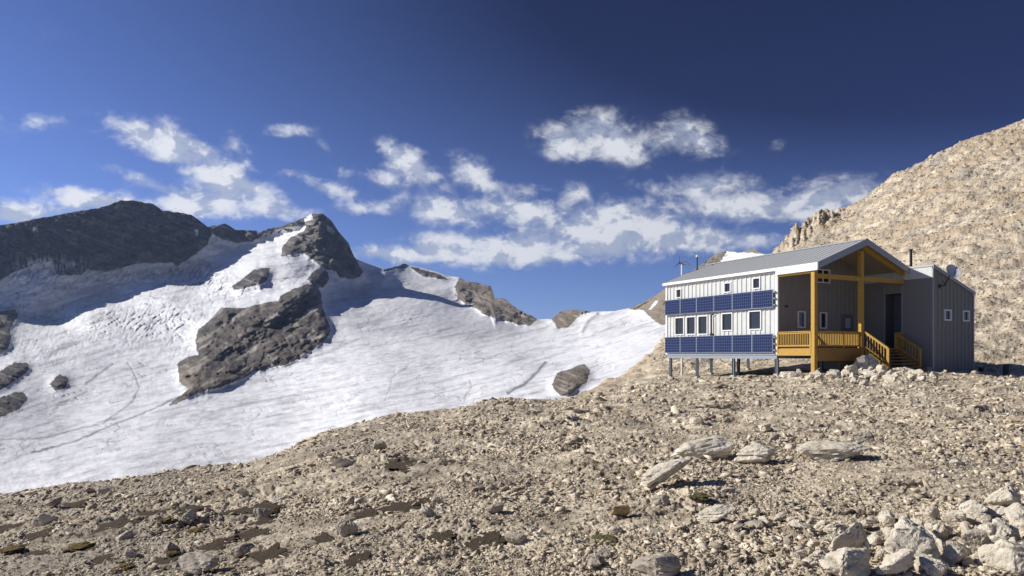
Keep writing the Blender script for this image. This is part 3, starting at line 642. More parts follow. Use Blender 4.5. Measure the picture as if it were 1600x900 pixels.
def build_far():
    xs = np.concatenate([np.arange(-1000, -20, 14.), np.arange(-20, 1060, 1.5), np.arange(1060, 1331, 3.)])
    sx, sy = zip(*SKY_LINE); top = np.interp(xs, sx, sy)
    isrock = np.zeros(len(xs)); 
    for n_ in ('far_mountain', 'rocky_ridge', 'rocky_peak', 'far_summit', 'far_cliff', 'far_spur', 'far_knoll', 'far_hill'):
        isrock = np.maximum(isrock, inpoly(xs, top+1, POLYS[n_]))
    top = top+isrock*(2.4*fbm(xs/14, xs*0+3.3, 4, 5))
    bx, by = [-1000, 0, 400, 600, 800, 1000, 1100, 1330], [900, 830, 770, 700, 670, 640, 620, 600]
    bot = np.interp(xs, bx, by)
    nr = 330; t = np.linspace(0, 1, nr)
    yy = top[None]+t[:, None]*(bot-top)[None]; xx = np.broadcast_to(xs[None], yy.shape).copy()
    # thin-plate interpolation of log distance
    D = np.array(DEPTH, float); P = D[:, :2]/100; P[:, 1] *= 1.6; Z = np.log(D[:, 2]); n = len(D)
    r2 = ((P[:, None]-P[None])**2).sum(-1); K = np.where(r2 > 0, .5*r2*np.log(r2+1e-12), 0)+np.eye(n)*.015
    A = np.zeros((n+3, n+3)); A[:n, :n] = K; A[:n, n] = 1; A[:n, n+1:] = P; A[n, :n] = 1; A[n+1:, :n] = P.T
    w = np.linalg.solve(A, np.concatenate([Z, np.zeros(3)]))
    q = np.stack([xx.ravel()/100, yy.ravel()/100*1.6], -1); lz = w[n]+q@w[n+1:]
    for i in range(n):
        d2 = ((q-P[i])**2).sum(-1); lz += w[i]*.5*d2*np.log(d2+1e-12)
    lz = lz.reshape(yy.shape)
    # rock regions with ragged edges
    wx = xx+3.0*fbm(xx/14, yy/10, 4, 51); wy = yy+2.2*fbm(xx/13, yy/9, 4, 52)
    rid = np.zeros(xx.shape, int); names = list(POLYS)
    for i, nme in enumerate(names):
        rid[inpoly(wx, wy, POLYS[nme]) & (rid == 0)] = i+1
    # snow lodged on rock
    for poly in ([(468,345),(487,333),(490,343),(474,348)],[(510,352),(520,357),(526,367),(518,366),(511,361)],[(1013,484),(1025,468),(1029,470),(1018,484)],
                 [(1126,408),(1130,398),(1136,392),(1165,394),(1199,397),(1200,404),(1170,410),(1130,416)],[(304,358),(311,357),(310,367),(305,370)]):
        rid[inpoly(wx*.3+xx*.7, wy*.3+yy*.7, poly)] = 0
    rock = (rid > 0).astype(float); soft = blur(rock, 4, 2); soft2 = blur(rock, 14, 2)
    # relief in log depth
    q1 = xx+.9*yy; q2 = yy-.35*xx
    strata = fbm(q1/90, q2/9, 5, 61, .55)
    rr = fbm(xx/30, yy/24, 6, 62, .55, ridged=True)
    fa, _ = stones(q1+6*pnoise(xx/30, yy/30, 97), q2*1.5, 34., 401, 1.6); fb, _ = stones(q1, q2*1.7, 13., 411, 1.6); fc, _ = stones(xx+.6*yy, q2*1.7, 6., 421, 1.6)
    rel = soft*(.008*rr+.008*strata+.016*fa+.007*fb+.0032*fc+.016*fbm(q1/55, q2/38, 3, 67, ridged=True))
    big = np.zeros(xx.shape)
    for nme, amp in (('rock_outcrop_c', .055), ('rocky_peak', .03), ('glacier_island', .07), ('rock_outcrop_a', .065), ('rock_outcrop_b', .03), ('rock_outcrop_e', .05), ('rock_outcrop_d', .04), ('rock_outcrop_g', .04), ('far_spur', .04), ('far_cliff', .04), ('far_knoll', .03)):
        mk = (rid == names.index(nme)+1).astype(float); r_ = 6 if amp > .05 else 4
        big += amp*blur(mk, r_, 3)
    lz = lz-rel-big
    c = names.index('rock_outcrop_c')+1; fold = np.sin((xx*.62+yy*1.0)/8.5+3*fbm(xx/60, yy/50, 3, 65))
    lz -= blur((rid == c).astype(float), 3, 1)*(.0085*fold+.02*fbm((xx*.6+yy)/46, (xx-yy)/120, 3, 69, ridged=True)+.007*fbm((xx*.62+yy)/5, (xx-yy)/40, 3, 66))
    # snow relief: broad swells, icefall and crevasse fields
    ice = 1-soft
    stream = yy+.24*xx+12*np.sin(xx/160.)
    lz -= ice*(.014*fbm(xx/60, yy/30, 4, 71)+.0048*fbm((xx+.4*yy)/19, stream/9, 3, 72)+.0016*fbm(xx/190, stream/3.6, 3, 78)+.0009*fbm(xx/4, yy/2.6, 3, 76))
    fall = 0.8*np.exp(-(((xx-640)/60)**2+((yy-500)/22)**2))*.3+np.exp(-(((xx-215)/120)**2+((yy-505)/34)**2))+.9*np.exp(-(((xx-345)/45)**2+((yy-445)/30)**2))+.6*np.exp(-(((xx-60)/60)**2+((yy-545)/30)**2))+.5*np.exp(-(((xx-290)/26)**2+((yy-560)/40)**2))+.7*np.exp(-((yy-425)/18)**2)*(xx < 330)+.35*np.exp(-(((xx-520)/70)**2+((yy-455)/22)**2))
    cv = np.abs(pnoise((xx+.9*yy)/10, (yy-.8*xx)/30., 73)); cv2 = np.abs(pnoise((xx-.6*yy)/24, (yy+.4*xx)/8, 74))
    lz += ice*np.clip(fall, 0, 1)*(.010*np.exp(-(cv/.09)**2)+.006*np.exp(-(cv2/.07)**2)-.014*fbm(xx/26, yy/15, 4, 75))
    dirt = ice*np.clip(.06+.6*fbm(xx/60, stream/8, 5, 81)+.4*fbm(xx/150, stream/3.6, 4, 82)+.3*fbm(xx/12, stream/4, 3, 80), 0, .75)
    dirt += .22*np.exp(-(((xx-800)/230)**2+((yy-512)/16)**2))+.12*np.exp(-(((xx-120)/90)**2+((yy-600)/50)**2))
    dirt -= .3*np.exp(-(((xx-980)/70)**2+((yy-560)/30)**2))
    edge = np.clip(blur(rock, 3, 2)-rock, 0, 1)*np.clip(.5+fbm(xx/12, yy/8, 3, 83)*1.4, 0, 1); dirt += edge*.9
    for pts, wd, am in LINES:
        d = segdist(xx+2*pnoise(xx/14, yy/9, 84), yy+1.6*pnoise(xx/9, yy/7, 85), pts); g_ = np.exp(-(d/wd)**2)
        dirt += am*g_; lz += .004*am*np.exp(-(d/(wd*1.2))**2)
    crk = np.exp(-(pnoise(xx/34+.4*pnoise(xx/20, yy/9, 86), stream/13, 87)/.035)**2)*np.clip(2.2*fbm(xx/70, yy/30, 3, 88)+.1, 0, 1)
    crk += .8*np.exp(-(pnoise((xx+yy)/26, (yy-.5*xx)/15, 89)/.035)**2)*np.clip(2.4*fbm(xx/60, yy/34, 3, 90)-.1, 0, 1)
    dirt += ice*.75*np.clip(crk, 0, 1); lz += ice*.005*np.clip(crk, 0, 1)
    dirt += ice*np.clip(fall, 0, 1)*(.35*np.exp(-(cv/.07)**2)+.2*np.exp(-(cv2/.07)**2))
    d = segdist(xx, yy, [(908,519),(912,509),(920,498),(931,490)]); lz -= .02*np.exp(-(d/3.5)**2)
    dirt = np.clip(dirt, 0, .95)
    Y = np.exp(lz); X = (xx-800)/F*Y; H = (HZ-yy)/F*Y
    tanm = np.zeros(xx.shape)
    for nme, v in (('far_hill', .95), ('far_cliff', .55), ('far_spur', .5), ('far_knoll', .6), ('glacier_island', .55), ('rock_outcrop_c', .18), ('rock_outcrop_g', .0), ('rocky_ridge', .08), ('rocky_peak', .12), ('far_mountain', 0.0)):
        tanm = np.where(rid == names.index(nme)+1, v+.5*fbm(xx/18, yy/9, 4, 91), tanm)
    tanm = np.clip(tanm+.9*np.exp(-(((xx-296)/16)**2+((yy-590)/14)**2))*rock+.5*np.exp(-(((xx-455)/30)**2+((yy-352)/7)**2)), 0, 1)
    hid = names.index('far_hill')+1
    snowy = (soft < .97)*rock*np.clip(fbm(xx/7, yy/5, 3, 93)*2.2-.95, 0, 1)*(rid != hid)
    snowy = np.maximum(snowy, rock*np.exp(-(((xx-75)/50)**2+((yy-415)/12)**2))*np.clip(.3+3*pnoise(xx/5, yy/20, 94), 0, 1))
    # a back slope so that the skyline is a crest, not an edge
    V = [np.stack([X, Y, H], -1)]
    b1 = np.stack([X[0]*1.06, Y[0]*1.06, H[0]-.02*Y[0]], -1)[None]; b2 = np.stack([X[0]*1.5, Y[0]*1.5, np.full(len(xs), -300.)], -1)[None]
    sm = lambda a: np.convolve(np.pad(a, 20, 'edge'), np.ones(41)/41, 'valid')
    Ys_, Hs_ = sm(Y[-1]), sm(H[-1]); u_ = (xs-800)/F
    a1 = np.stack([u_*Ys_*.85, Ys_*.85, Hs_-4], -1)[None]; a2 = np.stack([u_*Ys_*.45, Ys_*.45, Hs_-22], -1)[None]
    V = np.concatenate([b2, b1]+V+[a1, a2], 0).reshape(-1, 3)
    pad = lambda a: np.concatenate([a[:1], a[:1], a, a[-1:]*0+a[-60:].mean().astype(a.dtype), a[-1:]*0+a[-60:].mean().astype(a.dtype)], 0)
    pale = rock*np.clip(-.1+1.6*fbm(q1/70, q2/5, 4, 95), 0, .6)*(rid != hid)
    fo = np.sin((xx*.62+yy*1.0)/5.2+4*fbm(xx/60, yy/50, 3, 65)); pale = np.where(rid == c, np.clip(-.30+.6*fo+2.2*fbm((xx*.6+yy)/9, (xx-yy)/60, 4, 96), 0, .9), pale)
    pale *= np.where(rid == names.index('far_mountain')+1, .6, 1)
    rid, dirt, tanm, snowy, pale = map(pad, (rid, dirt, tanm, snowy, pale)); Fc = gridfaces(nr+4, len(xs))
    fr = rid.ravel()[Fc]; face = np.where((fr > 0).sum(1) >= 2, fr.max(1), 0)
    def sub(nme, sel, mt, attrs):
        f = Fc[sel]
        if not len(f): return
        u, inv = np.unique(f, return_inverse=True)
        o = np_mesh(nme, V[u], inv.reshape(f.shape), mt, False, {k: v.ravel()[u] for k, v in attrs.items()}); tag(o, kind='structure')
    sub('glacier', face == 0, M_snow, dict(dirt=dirt))
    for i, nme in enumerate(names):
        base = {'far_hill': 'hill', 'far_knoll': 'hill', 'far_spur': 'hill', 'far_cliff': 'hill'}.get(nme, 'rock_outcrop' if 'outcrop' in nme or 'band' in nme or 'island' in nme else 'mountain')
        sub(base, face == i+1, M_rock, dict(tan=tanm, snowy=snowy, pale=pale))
    # valley floor reaching the horizon on all sides, under everything else
    v = [(-7900,-900,-420),(7900,-900,-420),(7900,6900,-420),(-7900,6900,-420)]
    tag(np_mesh('valley_floor', v, [(0,1,2,3)], M_bould_g), kind='structure')
build_far()
def build_haze():
    m_ = bpy.data.materials.new('mountain air'); m_.use_nodes = True; nt = m_.node_tree; nt.nodes.clear()
    o_ = nt.nodes.new('ShaderNodeOutputMaterial'); v = nt.nodes.new('ShaderNodeVolumePrincipled')
    v.inputs['Color'].default_value = (.45,.63,1,1); v.inputs['Density'].default_value = 3.2e-5; v.inputs['Anisotropy'].default_value = .2
    nt.links.new(v.outputs[0], o_.inputs['Volume'])
    o = MB().box(-8000, 8000, -1000, 7000, -421, 1100).build('haze', m_); tag(o, kind='stuff')
build_haze()
#HUT
# ------------------------------------------------------------------ the hut
M_white = mat('white metal siding', (.57,.58,.56), .5, var=.12, scale=2.5, spec=.4, bump=.15, bscale=3, bdist=.01)
M_grey = mat('grey metal siding', (.23,.218,.20), .5, var=.06, scale=1.5, spec=.3, bump=.15, bscale=3, bdist=.01)
M_trim = mat('white trim', (.76,.76,.73), .5, var=.04, spec=.4)
M_roof = mat('grey metal roof', (.42,.43,.43), .5, metal=.1, var=.08, scale=.8, spec=.35)
M_rake = mat('grey metal flashing', (.33,.34,.35), .45, metal=.3, var=.06)
M_steel = mat('galvanised steel', (.27,.31,.36), .5, metal=.4, var=.1, scale=5)
M_wood = mat('yellow stained timber', (.46,.28,.06), .7, var=.38, scale=7, spec=.3, bump=.2, bscale=12, bdist=.006)
M_woodd = mat('weathered timber', (.30,.17,.05), .7, var=.25, scale=4)
M_soffit = mat('soffit boards', (.30,.27,.22), .7, var=.1, scale=2)
M_glass = mat('dark window glass', (.02,.023,.028), .08, var=.2, spec=.6)
M_pane = mat('frosted door pane', (.34,.36,.40), .4, var=.05)
M_door = mat('grey door', (.13,.135,.15), .5, var=.05)
M_dark = mat('black metal', (.025,.025,.027), .5, var=.2)
M_conc = mat('concrete', (.45,.43,.38), .9, var=.15, scale=6, bump=.4, bscale=30)
M_dish = mat('pale grey plastic', (.55,.57,.62), .4, var=.05)
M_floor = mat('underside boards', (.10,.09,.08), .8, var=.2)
M_cell = bpy.data.materials.new('solar cells'); M_cell.use_nodes = True
def cells():
    nt = M_cell.node_tree; N = nt.nodes.new; L = nt.links.new; b = nt.nodes['Principled BSDF']
    b.inputs['Roughness'].default_value = .3; b.inputs['Specular IOR Level'].default_value = .25
    tc = N('ShaderNodeTexCoord'); sp = N('ShaderNodeSeparateXYZ'); L(tc.outputs['Object'], sp.inputs[0])
    cb = N('ShaderNodeCombineXYZ'); L(sp.outputs[1], cb.inputs[0]); L(sp.outputs[2], cb.inputs[1])
    br = N('ShaderNodeTexBrick'); br.offset = 0; br.inputs['Scale'].default_value = 1; br.inputs['Brick Width'].default_value = .17; br.inputs['Row Height'].default_value = .19
    br.inputs['Mortar Size'].default_value = .011; br.inputs['Mortar Smooth'].default_value = .2; br.inputs['Bias'].default_value = 0
    br.inputs['Color1'].default_value = (.006,.012,.052,1); br.inputs['Color2'].default_value = (.009,.017,.068,1); br.inputs['Mortar'].default_value = (.09,.12,.24,1)
    L(cb.outputs[0], br.inputs['Vector']); L(br.outputs['Color'], b.inputs['Base Color'])
cells()

ZB = 1.2                       # the hut stands with its base 1.2 m under eye level
hut = empty('mountain_hut', (HUT_O.x, HUT_O.y, -ZB), HUT_A)
tag(hut, 'white two-storey alpine hut on steel stilts with solar panels and a timber porch', 'mountain hut')
OFF = (0, 0, ZB)
def part(mb, name, mat_, parent=hut, **k): return mb.build(name, mat_, parent, off=OFF, **k)
rise = .385                    # roof slope
WX0, WX1, WY0, WY1, RX, EZ = .15, 8.3, 3.17, 13.75, 4.25, 5.17    # main block, ridge line and height of the wall at the eave
def roofz(x): return EZ+.07+rise*(min(x, 2*RX-x)+.05)
def ribwall(axis, fixed, a, b, z0, z1, out, pitch=.4, d=.045, holes=(), top=None):
    """sheet siding with real raised ribs. axis 'y': wall runs along y at x=fixed, facing -x when out=-1; top(t) gives a sloping head"""
    mb = MB(); top = top or (lambda t: z1)
    def q(t0, t1, za, zb, o0, o1):
        P = (lambda t, o, z: (fixed+o*out, t, z)) if axis == 'y' else (lambda t, o, z: (t, fixed+o*out, z))
        mb.add([P(t0, o0, za), P(t1, o1, za), P(t1, o1, zb if zb is not None else top(t1)), P(t0, o0, zb if zb is not None else top(t0))], [(0, 1, 2, 3)])
    cuts = sorted({a, b}|{h[0] for h in holes}|{h[1] for h in holes}|{t for t in (RX,) if top(RX) != z1 and a < t < b})
    n = int((b-a)/pitch); pts = [(a, 0)]
    for i in range(n+1):
        c = a+pitch*(i+.5)
        for t, o in ((c-.075, 0), (c-.045, d), (c+.045, d), (c+.075, 0)):
            if a < t < b: pts.append((t, o))
    pts.append((b, 0)); ts = [p[0] for p in pts]; os_ = [p[1] for p in pts]
    import bisect
    def off(t): return float(np.interp(t, ts, os_))
    allt = sorted(set(ts)|set(cuts))
    for t0, t1 in zip(allt[:-1], allt[1:]):
        if t1-t0 < 1e-6: continue
        mid = (t0+t1)/2; hs = sorted([(h[2], h[3]) for h in holes if h[0] <= mid <= h[1]]); z = z0
        for ha, hb in hs: q(t0, t1, z, ha, off(t0), off(t1)); z = hb
        q(t0, t1, z, None, off(t0), off(t1))
    # backing so the wall has thickness
    return mb
def window(axis, fixed, out, a, b, z0, z1, parent=hut, split=0, fw=.07):
    """frame with reveal, and a pane as its sub-part"""
    def bx(mb, t0, t1, o0, o1, za, zb):
        if axis == 'y': mb.box(*(sorted((fixed+o0*out, fixed+o1*out))), t0, t1, za, zb)
        else: mb.box(t0, t1, *(sorted((fixed+o0*out, fixed+o1*out))), za, zb)
    f = MB(); bx(f, a, b, -.12, .075, z0, z0+fw); bx(f, a, b, -.12, .075, z1-fw, z1)
    bx(f, a, a+fw, -.12, .073, z0+fw, z1-fw); bx(f, b-fw, b, -.12, .073, z0+fw, z1-fw)
    if split: bx(f, (a+b)/2-.035, (a+b)/2+.035, -.1, .05, z0+fw, z1-fw)
    w = part(f, 'window', M_trim); p = MB(); bx(p, a+fw, b-fw, -.06, -.03, z0+fw, z1-fw); part(p, 'pane', M_glass, w)
    return w
# long wall with its windows
fw_ = [(12.05,12.65,4.12,4.82),(7.08,7.72,4.14,4.84),(4.50,5.16,4.18,4.92),(11.76,12.78,1.39,2.72),(10.52,11.52,1.38,2.72),(9.30,10.30,1.36,2.72),(6.92,7.94,1.55,2.78),(4.42,5.50,1.55,2.80)]
part(ribwall('y', WX0, WY0, WY1, 0, EZ, -1, holes=fw_), 'side_wall', M_white)
for a, b, z0, z1 in fw_: window('y', WX0, -1, a, b, z0, z1)
# gable wall under the porch, its windows and the door
top_f = lambda x: roofz(x)-.02
gw = [(1.93,2.60,1.66,2.72),(3.96,4.60,1.64,2.70),(3.62,4.89,4.60,5.5),(6.06,7.16,.40,2.62)]
part(ribwall('x', WY0, WX0, WX1, 0, 0, -1, holes=gw, top=top_f, pitch=.42), 'gable_wall', M_grey)
window('x', WY0, -1, *gw[0]); window('x', WY0, -1, *gw[1]); window('x', WY0, -1, *gw[2], split=1)
dr = MB(); dr.box(6.06,7.16,WY0-.02,WY0+.06,.40,2.62); d_ = part(dr, 'door', M_door)
part(MB().box(6.40,6.88,WY0-.045,WY0-.022,1.72,2.36), 'pane', M_pane, d_)
part(MB().bar((7.02,WY0-.06,1.35),(7.02,WY0-.06,1.52),.03), 'handle', M_steel, d_)
# hidden walls, inner floor and ceiling
m = MB(); m.add([(WX0,WY1,0),(WX1,WY1,0),(WX1,WY1,EZ),(RX,WY1,roofz(RX)-.02),(WX0,WY1,EZ)], [(0,1,2,3,4)]); part(m, 'back_wall', M_white)
part(MB().box(WX1-.02,WX1+.02,WY0+.05,WY1,0,EZ), 'side_wall', M_white)
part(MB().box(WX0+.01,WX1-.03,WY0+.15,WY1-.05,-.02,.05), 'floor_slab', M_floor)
# white corner and base trims
part(MB().box(WX0-.07,WX0+.06,WY0-.09,WY0+.10,-.04,EZ-.01), 'corner_trim', M_trim)
part(MB().box(WX0-.07,WX0+.06,WY1-.10,WY1+.07,-.04,EZ-.01), 'corner_trim', M_trim)
part(MB().box(WX0-.068,WX0-.005,WY0+.11,WY1-.11,-.06,.035), 'base_trim', M_trim)
part(MB().box(WX0-.066,WX0-.004,WY0+.11,WY1-.11,EZ-.14,EZ-.02), 'head_trim', M_trim)
part(MB().box(WX0+.07,WX1-.05,WY0-.075,WY0-.012,-.05,.10), 'base_trim', M_trim)
# roof: two slabs with standing seams
Y0, Y1 = -.02, 13.95
def slab(xa, xb, name):
    za, zb = roofz(xa), roofz(xb)
    m = MB(); m.prism([(xa,za),(xb,zb),(xb,zb+.10),(xa,za+.10)], 'y', Y0, Y1); r = part(m, name, M_roof)
    s = MB(); L_ = math.hypot(xb-xa, zb-za); n = 31
    for i in range(n):
        y = Y0+.06+(Y1-Y0-.12)*i/(n-1)
        s.add([(xa,y-.012,za+.10),(xa,y+.012,za+.10),(xb,y+.012,zb+.10),(xb,y-.012,zb+.10),(xa,y-.009,za+.122),(xa,y+.009,za+.122),(xb,y+.009,zb+.122),(xb,y-.009,zb+.122)],
              [(0,3,2,1),(4,5,6,7),(0,1,5,4),(1,2,6,5),(2,3,7,6),(3,0,4,7)])
    part(s, 'seams', M_roof, r); return r
EX0, EX1 = -.08, 8.52
slab(EX0, RX, 'roof'); slab(RX+.002, EX1, 'roof')
part(MB().prism([(RX-.16,roofz(RX)+.07),(RX,roofz(RX)+.17),(RX+.16,roofz(RX)+.07),(RX,roofz(RX)+.13)], 'y', Y0-.01, Y1+.01), 'ridge_cap', M_roof)
# eave fascia and the deeper one over the porch, rake boards
part(MB().box(EX0-.035,EX0-.003,Y0,Y1,roofz(EX0)-.08,roofz(EX0)+.11), 'eave_fascia', M_trim)
part(MB().box(EX0-.033,EX0+.10,Y0+.01,WY0-.10,roofz(EX0)-.34,roofz(EX0)-.082), 'porch_fascia', M_trim)
def rake(xa, xb, y):
    za, zb = roofz(xa), roofz(xb)
    return MB().prism([(xa,za-.27),(xb,zb-.27),(xb,zb+.125),(xa,za+.125)], 'y', y-.045, y-.003)
part(rake(EX0-.03, RX-.001, Y0), 'rake_board', M_rake); part(rake(RX+.001, EX1, Y0), 'rake_board', M_rake)
# soffit under the porch roof, rafters, tie beam, posts
for xa, xb in ((WX0, RX-.01), (RX+.01, WX1+.1)):
    m = MB(); m.prism([(xa,roofz(xa)-.06),(xb,roofz(xb)-.06),(xb,roofz(xb)-.015),(xa,roofz(xa)-.015)], 'y', Y0+.01, WY0-.08); part(m, 'soffit', M_soffit)
    m = MB(); m.prism([(xa,roofz(xa)-.36),(xb,roofz(xb)-.36),(xb,roofz(xb)-.065),(xa,roofz(xa)-.065)], 'y', .29, .50); part(m, 'rafter', M_wood)
part(MB().box(.02,.28,.52,WY0-.11,4.78,5.02), 'eave_beam', M_wood)
part(MB().box(.28,WX1,.30,.49,4.48,4.74), 'tie_beam', M_wood)
part(MB().box(-.0,.26,.27,.53,-1.12,5.06), 'porch_post', M_wood, bevel=.012)
part(MB().box(4.11,4.37,.27,.53,-1.3,6.3), 'porch_post', M_wood, bevel=.012)
# deck
part(MB().box(.06,8.28,.22,WY0-.09,.24,.36), 'deck_floor', M_woodd)
part(MB().box(.0,.055,.54,WY0-.12,-.10,.30), 'rim_board', M_wood)
part(MB().box(.27,4.10,.22,.27,.02,.235), 'rim_board', M_woodd)
part(MB().box(.27,4.10,.30,.36,-.42,.018), 'rim_board', M_woodd)
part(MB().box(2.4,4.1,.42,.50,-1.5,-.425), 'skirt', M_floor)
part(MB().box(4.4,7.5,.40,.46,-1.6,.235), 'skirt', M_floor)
def railing(p, q, n, name='railing', drop=(0, 0), z=.36, hgt=.98, mat_=M_wood, posts=(1, 1)):
    """top and bottom rails as the thing, each baluster a sub-part"""
    p = Vector(p); q = Vector(q); za, zb = z+drop[0], z+drop[1]
    m = MB(); A = lambda v, zz: (v.x, v.y, zz)
    up = (0, 0, 1); m.bar(A(p, za+hgt), A(q, zb+hgt), .14, .045); m.bar(A(p, za+hgt-.075), A(q, zb+hgt-.075), .045, .09); m.bar(A(p, za+.13), A(q, zb+.13), .045, .09)
    for k, v, zz in ((posts[0], p, za), (posts[1], q, zb)):
        if k: m.box(v.x-.05, v.x+.05, v.y-.05, v.y+.05, zz-.3, zz+hgt-.02)
    r = part(m, name, mat_)
    for i in range(n):
        t = (i+.6)/(n+.2); v = p.lerp(q, t); zz = za+(zb-za)*t
        part(MB().box(v.x-.02, v.x+.02, v.y-.02, v.y+.02, zz+.10, zz+hgt-.06), 'baluster', mat_, r)
    return r
railing((.03, WY0-.16), (.03, .56), 19)
railing((.30, .40), (4.08, .40), 26)
part(MB().box(2.55,2.65,.30,.36,.36,1.30), 'rail_post', M_wood)
railing((4.36, .16), (4.36, -1.35), 8, 'stair_railing', (0, -1.0), z=.30, hgt=1.05, posts=(0, 1))
railing((7.5, .35), (7.5, -1.25), 8, 'stair_railing', (0, -1.0), z=.36, hgt=.98)
railing((7.52, .37), (8.22, .37), 4, 'railing')
# stairs
for i in range(7):
    part(MB().box(4.45,7.42,.20-.27*(i+1),.20-.27*i+.02,.36-.19*(i+1)-.045,.36-.19*(i+1)), 'step', M_woodd)
for x in (4.40, 7.43):
    m = MB(); m.prism([(.25,.28),(.25,-.05),(-1.75,-1.28),(-1.75,-1.05)], 'x', x, x+.05); part(m, 'stringer', M_wood)
# solar panels: two rows of six
for z0, z1 in ((2.90, 4.03), (.07, 1.26)):
    for i in range(6):
        w = (13.72-3.30)/6; a = 3.30+w*i+.012; b = 3.30+w*(i+1)-.012
        f = MB(); x0, x1 = -.075, -.035; t = .028
        f.box(x0,x1,a,b,z0,z0+t); f.box(x0,x1,a,b,z1-t,z1); f.box(x0,x1,a,a+t,z0+t,z1-t); f.box(x0,x1,b-t,b,z0+t,z1-t)
        f.box(-.03,WX0-.05,a+.3,a+.35,z0+.15,z0+.22); f.box(-.03,WX0-.05,a+.3,a+.35,z1-.22,z1-.15)
        s = part(f, 'solar_panel', M_steel)
        part(MB().box(x0+.012,x0+.03,a+t,b-t,z0+t,z1-t), 'cells', M_cell, s)
    for k in range(3): part(MB().box(-.06,.07,3.17,3.29,z0+.12+.4*k,z0+.20+.4*k), 'panel_bracket', M_steel)
# conduit beside the lower windows, little lamp in the porch
m = MB(); m.tube((-.0,8.85,1.30),(-.0,8.85,2.74),.045).tube((-.0,8.85,2.70),(-.0,8.62,2.74),.045).box(-.04,.09,8.75,8.95,1.25,1.42); part(m, 'conduit', M_dark)
m = MB(); m.box(.75,.95,WY0-.13,WY0-.03,2.96,3.04).tube((.85,WY0-.16,2.90),(.85,WY0-.16,3.02),.05); part(m, 'wall_lamp', M_dark)
# steel floor frame and stilts on concrete pads
for x in (.22, 4.2, 8.1): part(MB().box(x-.08,x+.08,WY0+.02,WY1-.05,-.31,-.065), 'floor_beam', M_steel)
m = MB()
for y in (3.24,6.94,10.5,13.38): m.box(.31,8.0,y-.05,y+.05,-.26,-.07)
part(m, 'cross_beams', M_steel)
for x in (.22, 4.2, 8.1):
    for y in (3.24,6.94,10.5,13.38):
        c_, s_ = math.cos(HUT_A), math.sin(HUT_A); wx = HUT_O.x+x*c_-y*s_; wy = HUT_O.y+x*s_+y*c_
        g = float(ground_xy(wx, wy)); m = MB()
        m.box(x-.08,x+.08,y-.085,y-.07,g-.2,-.312); m.box(x-.08,x+.08,y+.07,y+.085,g-.2,-.312); m.box(x-.012,x+.012,y-.07,y+.07,g-.2,-.312)
        st = part(m, 'stilt', M_steel); part(MB().box(x-.17,x+.17,y-.17,y+.17,g-.4,g+.16), 'footing', M_conc, st, bevel=.03)
for x, y in ((.13,.40),(4.24,.40)):
    part(MB().box(x-.2,x+.2,y-.2,y+.2,-1.7,-1.08), 'footing', M_conc, bevel=.03)
# annex: projects forward on the right, single pitch roof falling to the right
AX0, AX1, AY0, AY1 = 8.32, 12.55, -1.5, 7.0
atop = lambda x: 5.40-(x-AX0)*.355
aw = [(9.44,10.18,2.08,2.78),(11.36,12.06,2.07,2.77)]
part(ribwall('x', AY0, AX0, AX1, -1.75, 0, -1, pitch=.40, d=.05, holes=aw, top=atop), 'annex_front_wall', M_grey)
for a, b, z0, z1 in aw: window('x', AY0, -1, a, b, z0, z1, fw=.09)
m = MB(); m.add([(AX0,AY0,-1.75),(AX0,.48,-1.75),(AX0,.48,5.40),(AX0,AY0,5.40)], [(0,1,2,3)]); m.add([(AX0,1.7,-1.5),(AX0,AY1,-1.5),(AX0,AY1,5.40),(AX0,1.7,5.40)], [(0,1,2,3)])
m.add([(AX0,.48,3.9),(AX0,1.7,3.9),(AX0,1.7,5.40),(AX0,.48,5.40)], [(0,1,2,3)]); part(m, 'annex_side_wall', M_grey)
part(MB().box(AX0-.012,AX0-.003,AY0+.03,AY1,4.72,5.38), 'sunlit_wall_band', M_white)  # white band paints in the sunlit top of the annex side wall
part(MB().box(AX1-.03,AX1,AY0+.02,AY1,-1.75,atop(AX1)), 'annex_side_wall', M_grey)
part(MB().box(AX0+.02,AX1-.04,AY1-.04,AY1,-1.75,3.8), 'annex_back_wall', M_white)
m = MB(); m.prism([(AX0-.04,atop(AX0)+.01),(AX1+.07,atop(AX1+.11)+.01),(AX1+.07,atop(AX1+.11)+.10),(AX0-.04,atop(AX0)+.13)], 'y', AY0-.07, AY1+.05); part(m, 'annex_roof', M_roof)
m = MB(); m.prism([(AX0-.05,atop(AX0)-.10),(AX1+.08,atop(AX1+.12)-.10),(AX1+.08,atop(AX1+.12)+.12),(AX0-.05,atop(AX0)+.15)], 'y', AY0-.11, AY0-.072); part(m, 'annex_rake', M_rake)
part(MB().box(AX0-.03,AX0+.09,AY0-.06,AY0+.03,-1.2,atop(AX0)-.11), 'corner_trim', M_rake)
part(MB().box(AX1-.08,AX1+.03,AY0-.06,AY0+.03,-1.3,atop(AX1)-.11), 'corner_trim', M_rake)
part(MB().box(AX0-.05,AX0-.003,.40,.50,-.3,4.4), 'entrance_trim', M_rake)
part(MB().box(AX0-.05,AX0-.003,1.62,1.72,-.3,4.4), 'entrance_trim', M_rake)
m = MB(); m.box(AX0+.9,AX0+.96,.50,1.68,-1,3.9); m.box(AX0+.03,AX0+.9,1.69,1.73,-1,3.9); part(m, 'entrance_recess', M_door)
part(MB().box(AX0+.01,AX0+.9,.52,1.68,.2,.35), 'entrance_floor', M_woodd)
m = MB().box(AX0-.20,AX0-.02,AY0+.02,AY0+.30,-1.5,-.82); part(m, 'corner_footing', M_conc, bevel=.02)
# stovepipe
m = MB().tube((8.95,.30,5.0),(8.95,.30,6.62),.085).tube((8.95,.30,6.64),(8.95,.30,6.74),.11); sp_ = part(m, 'stovepipe', M_dark, smooth=False)

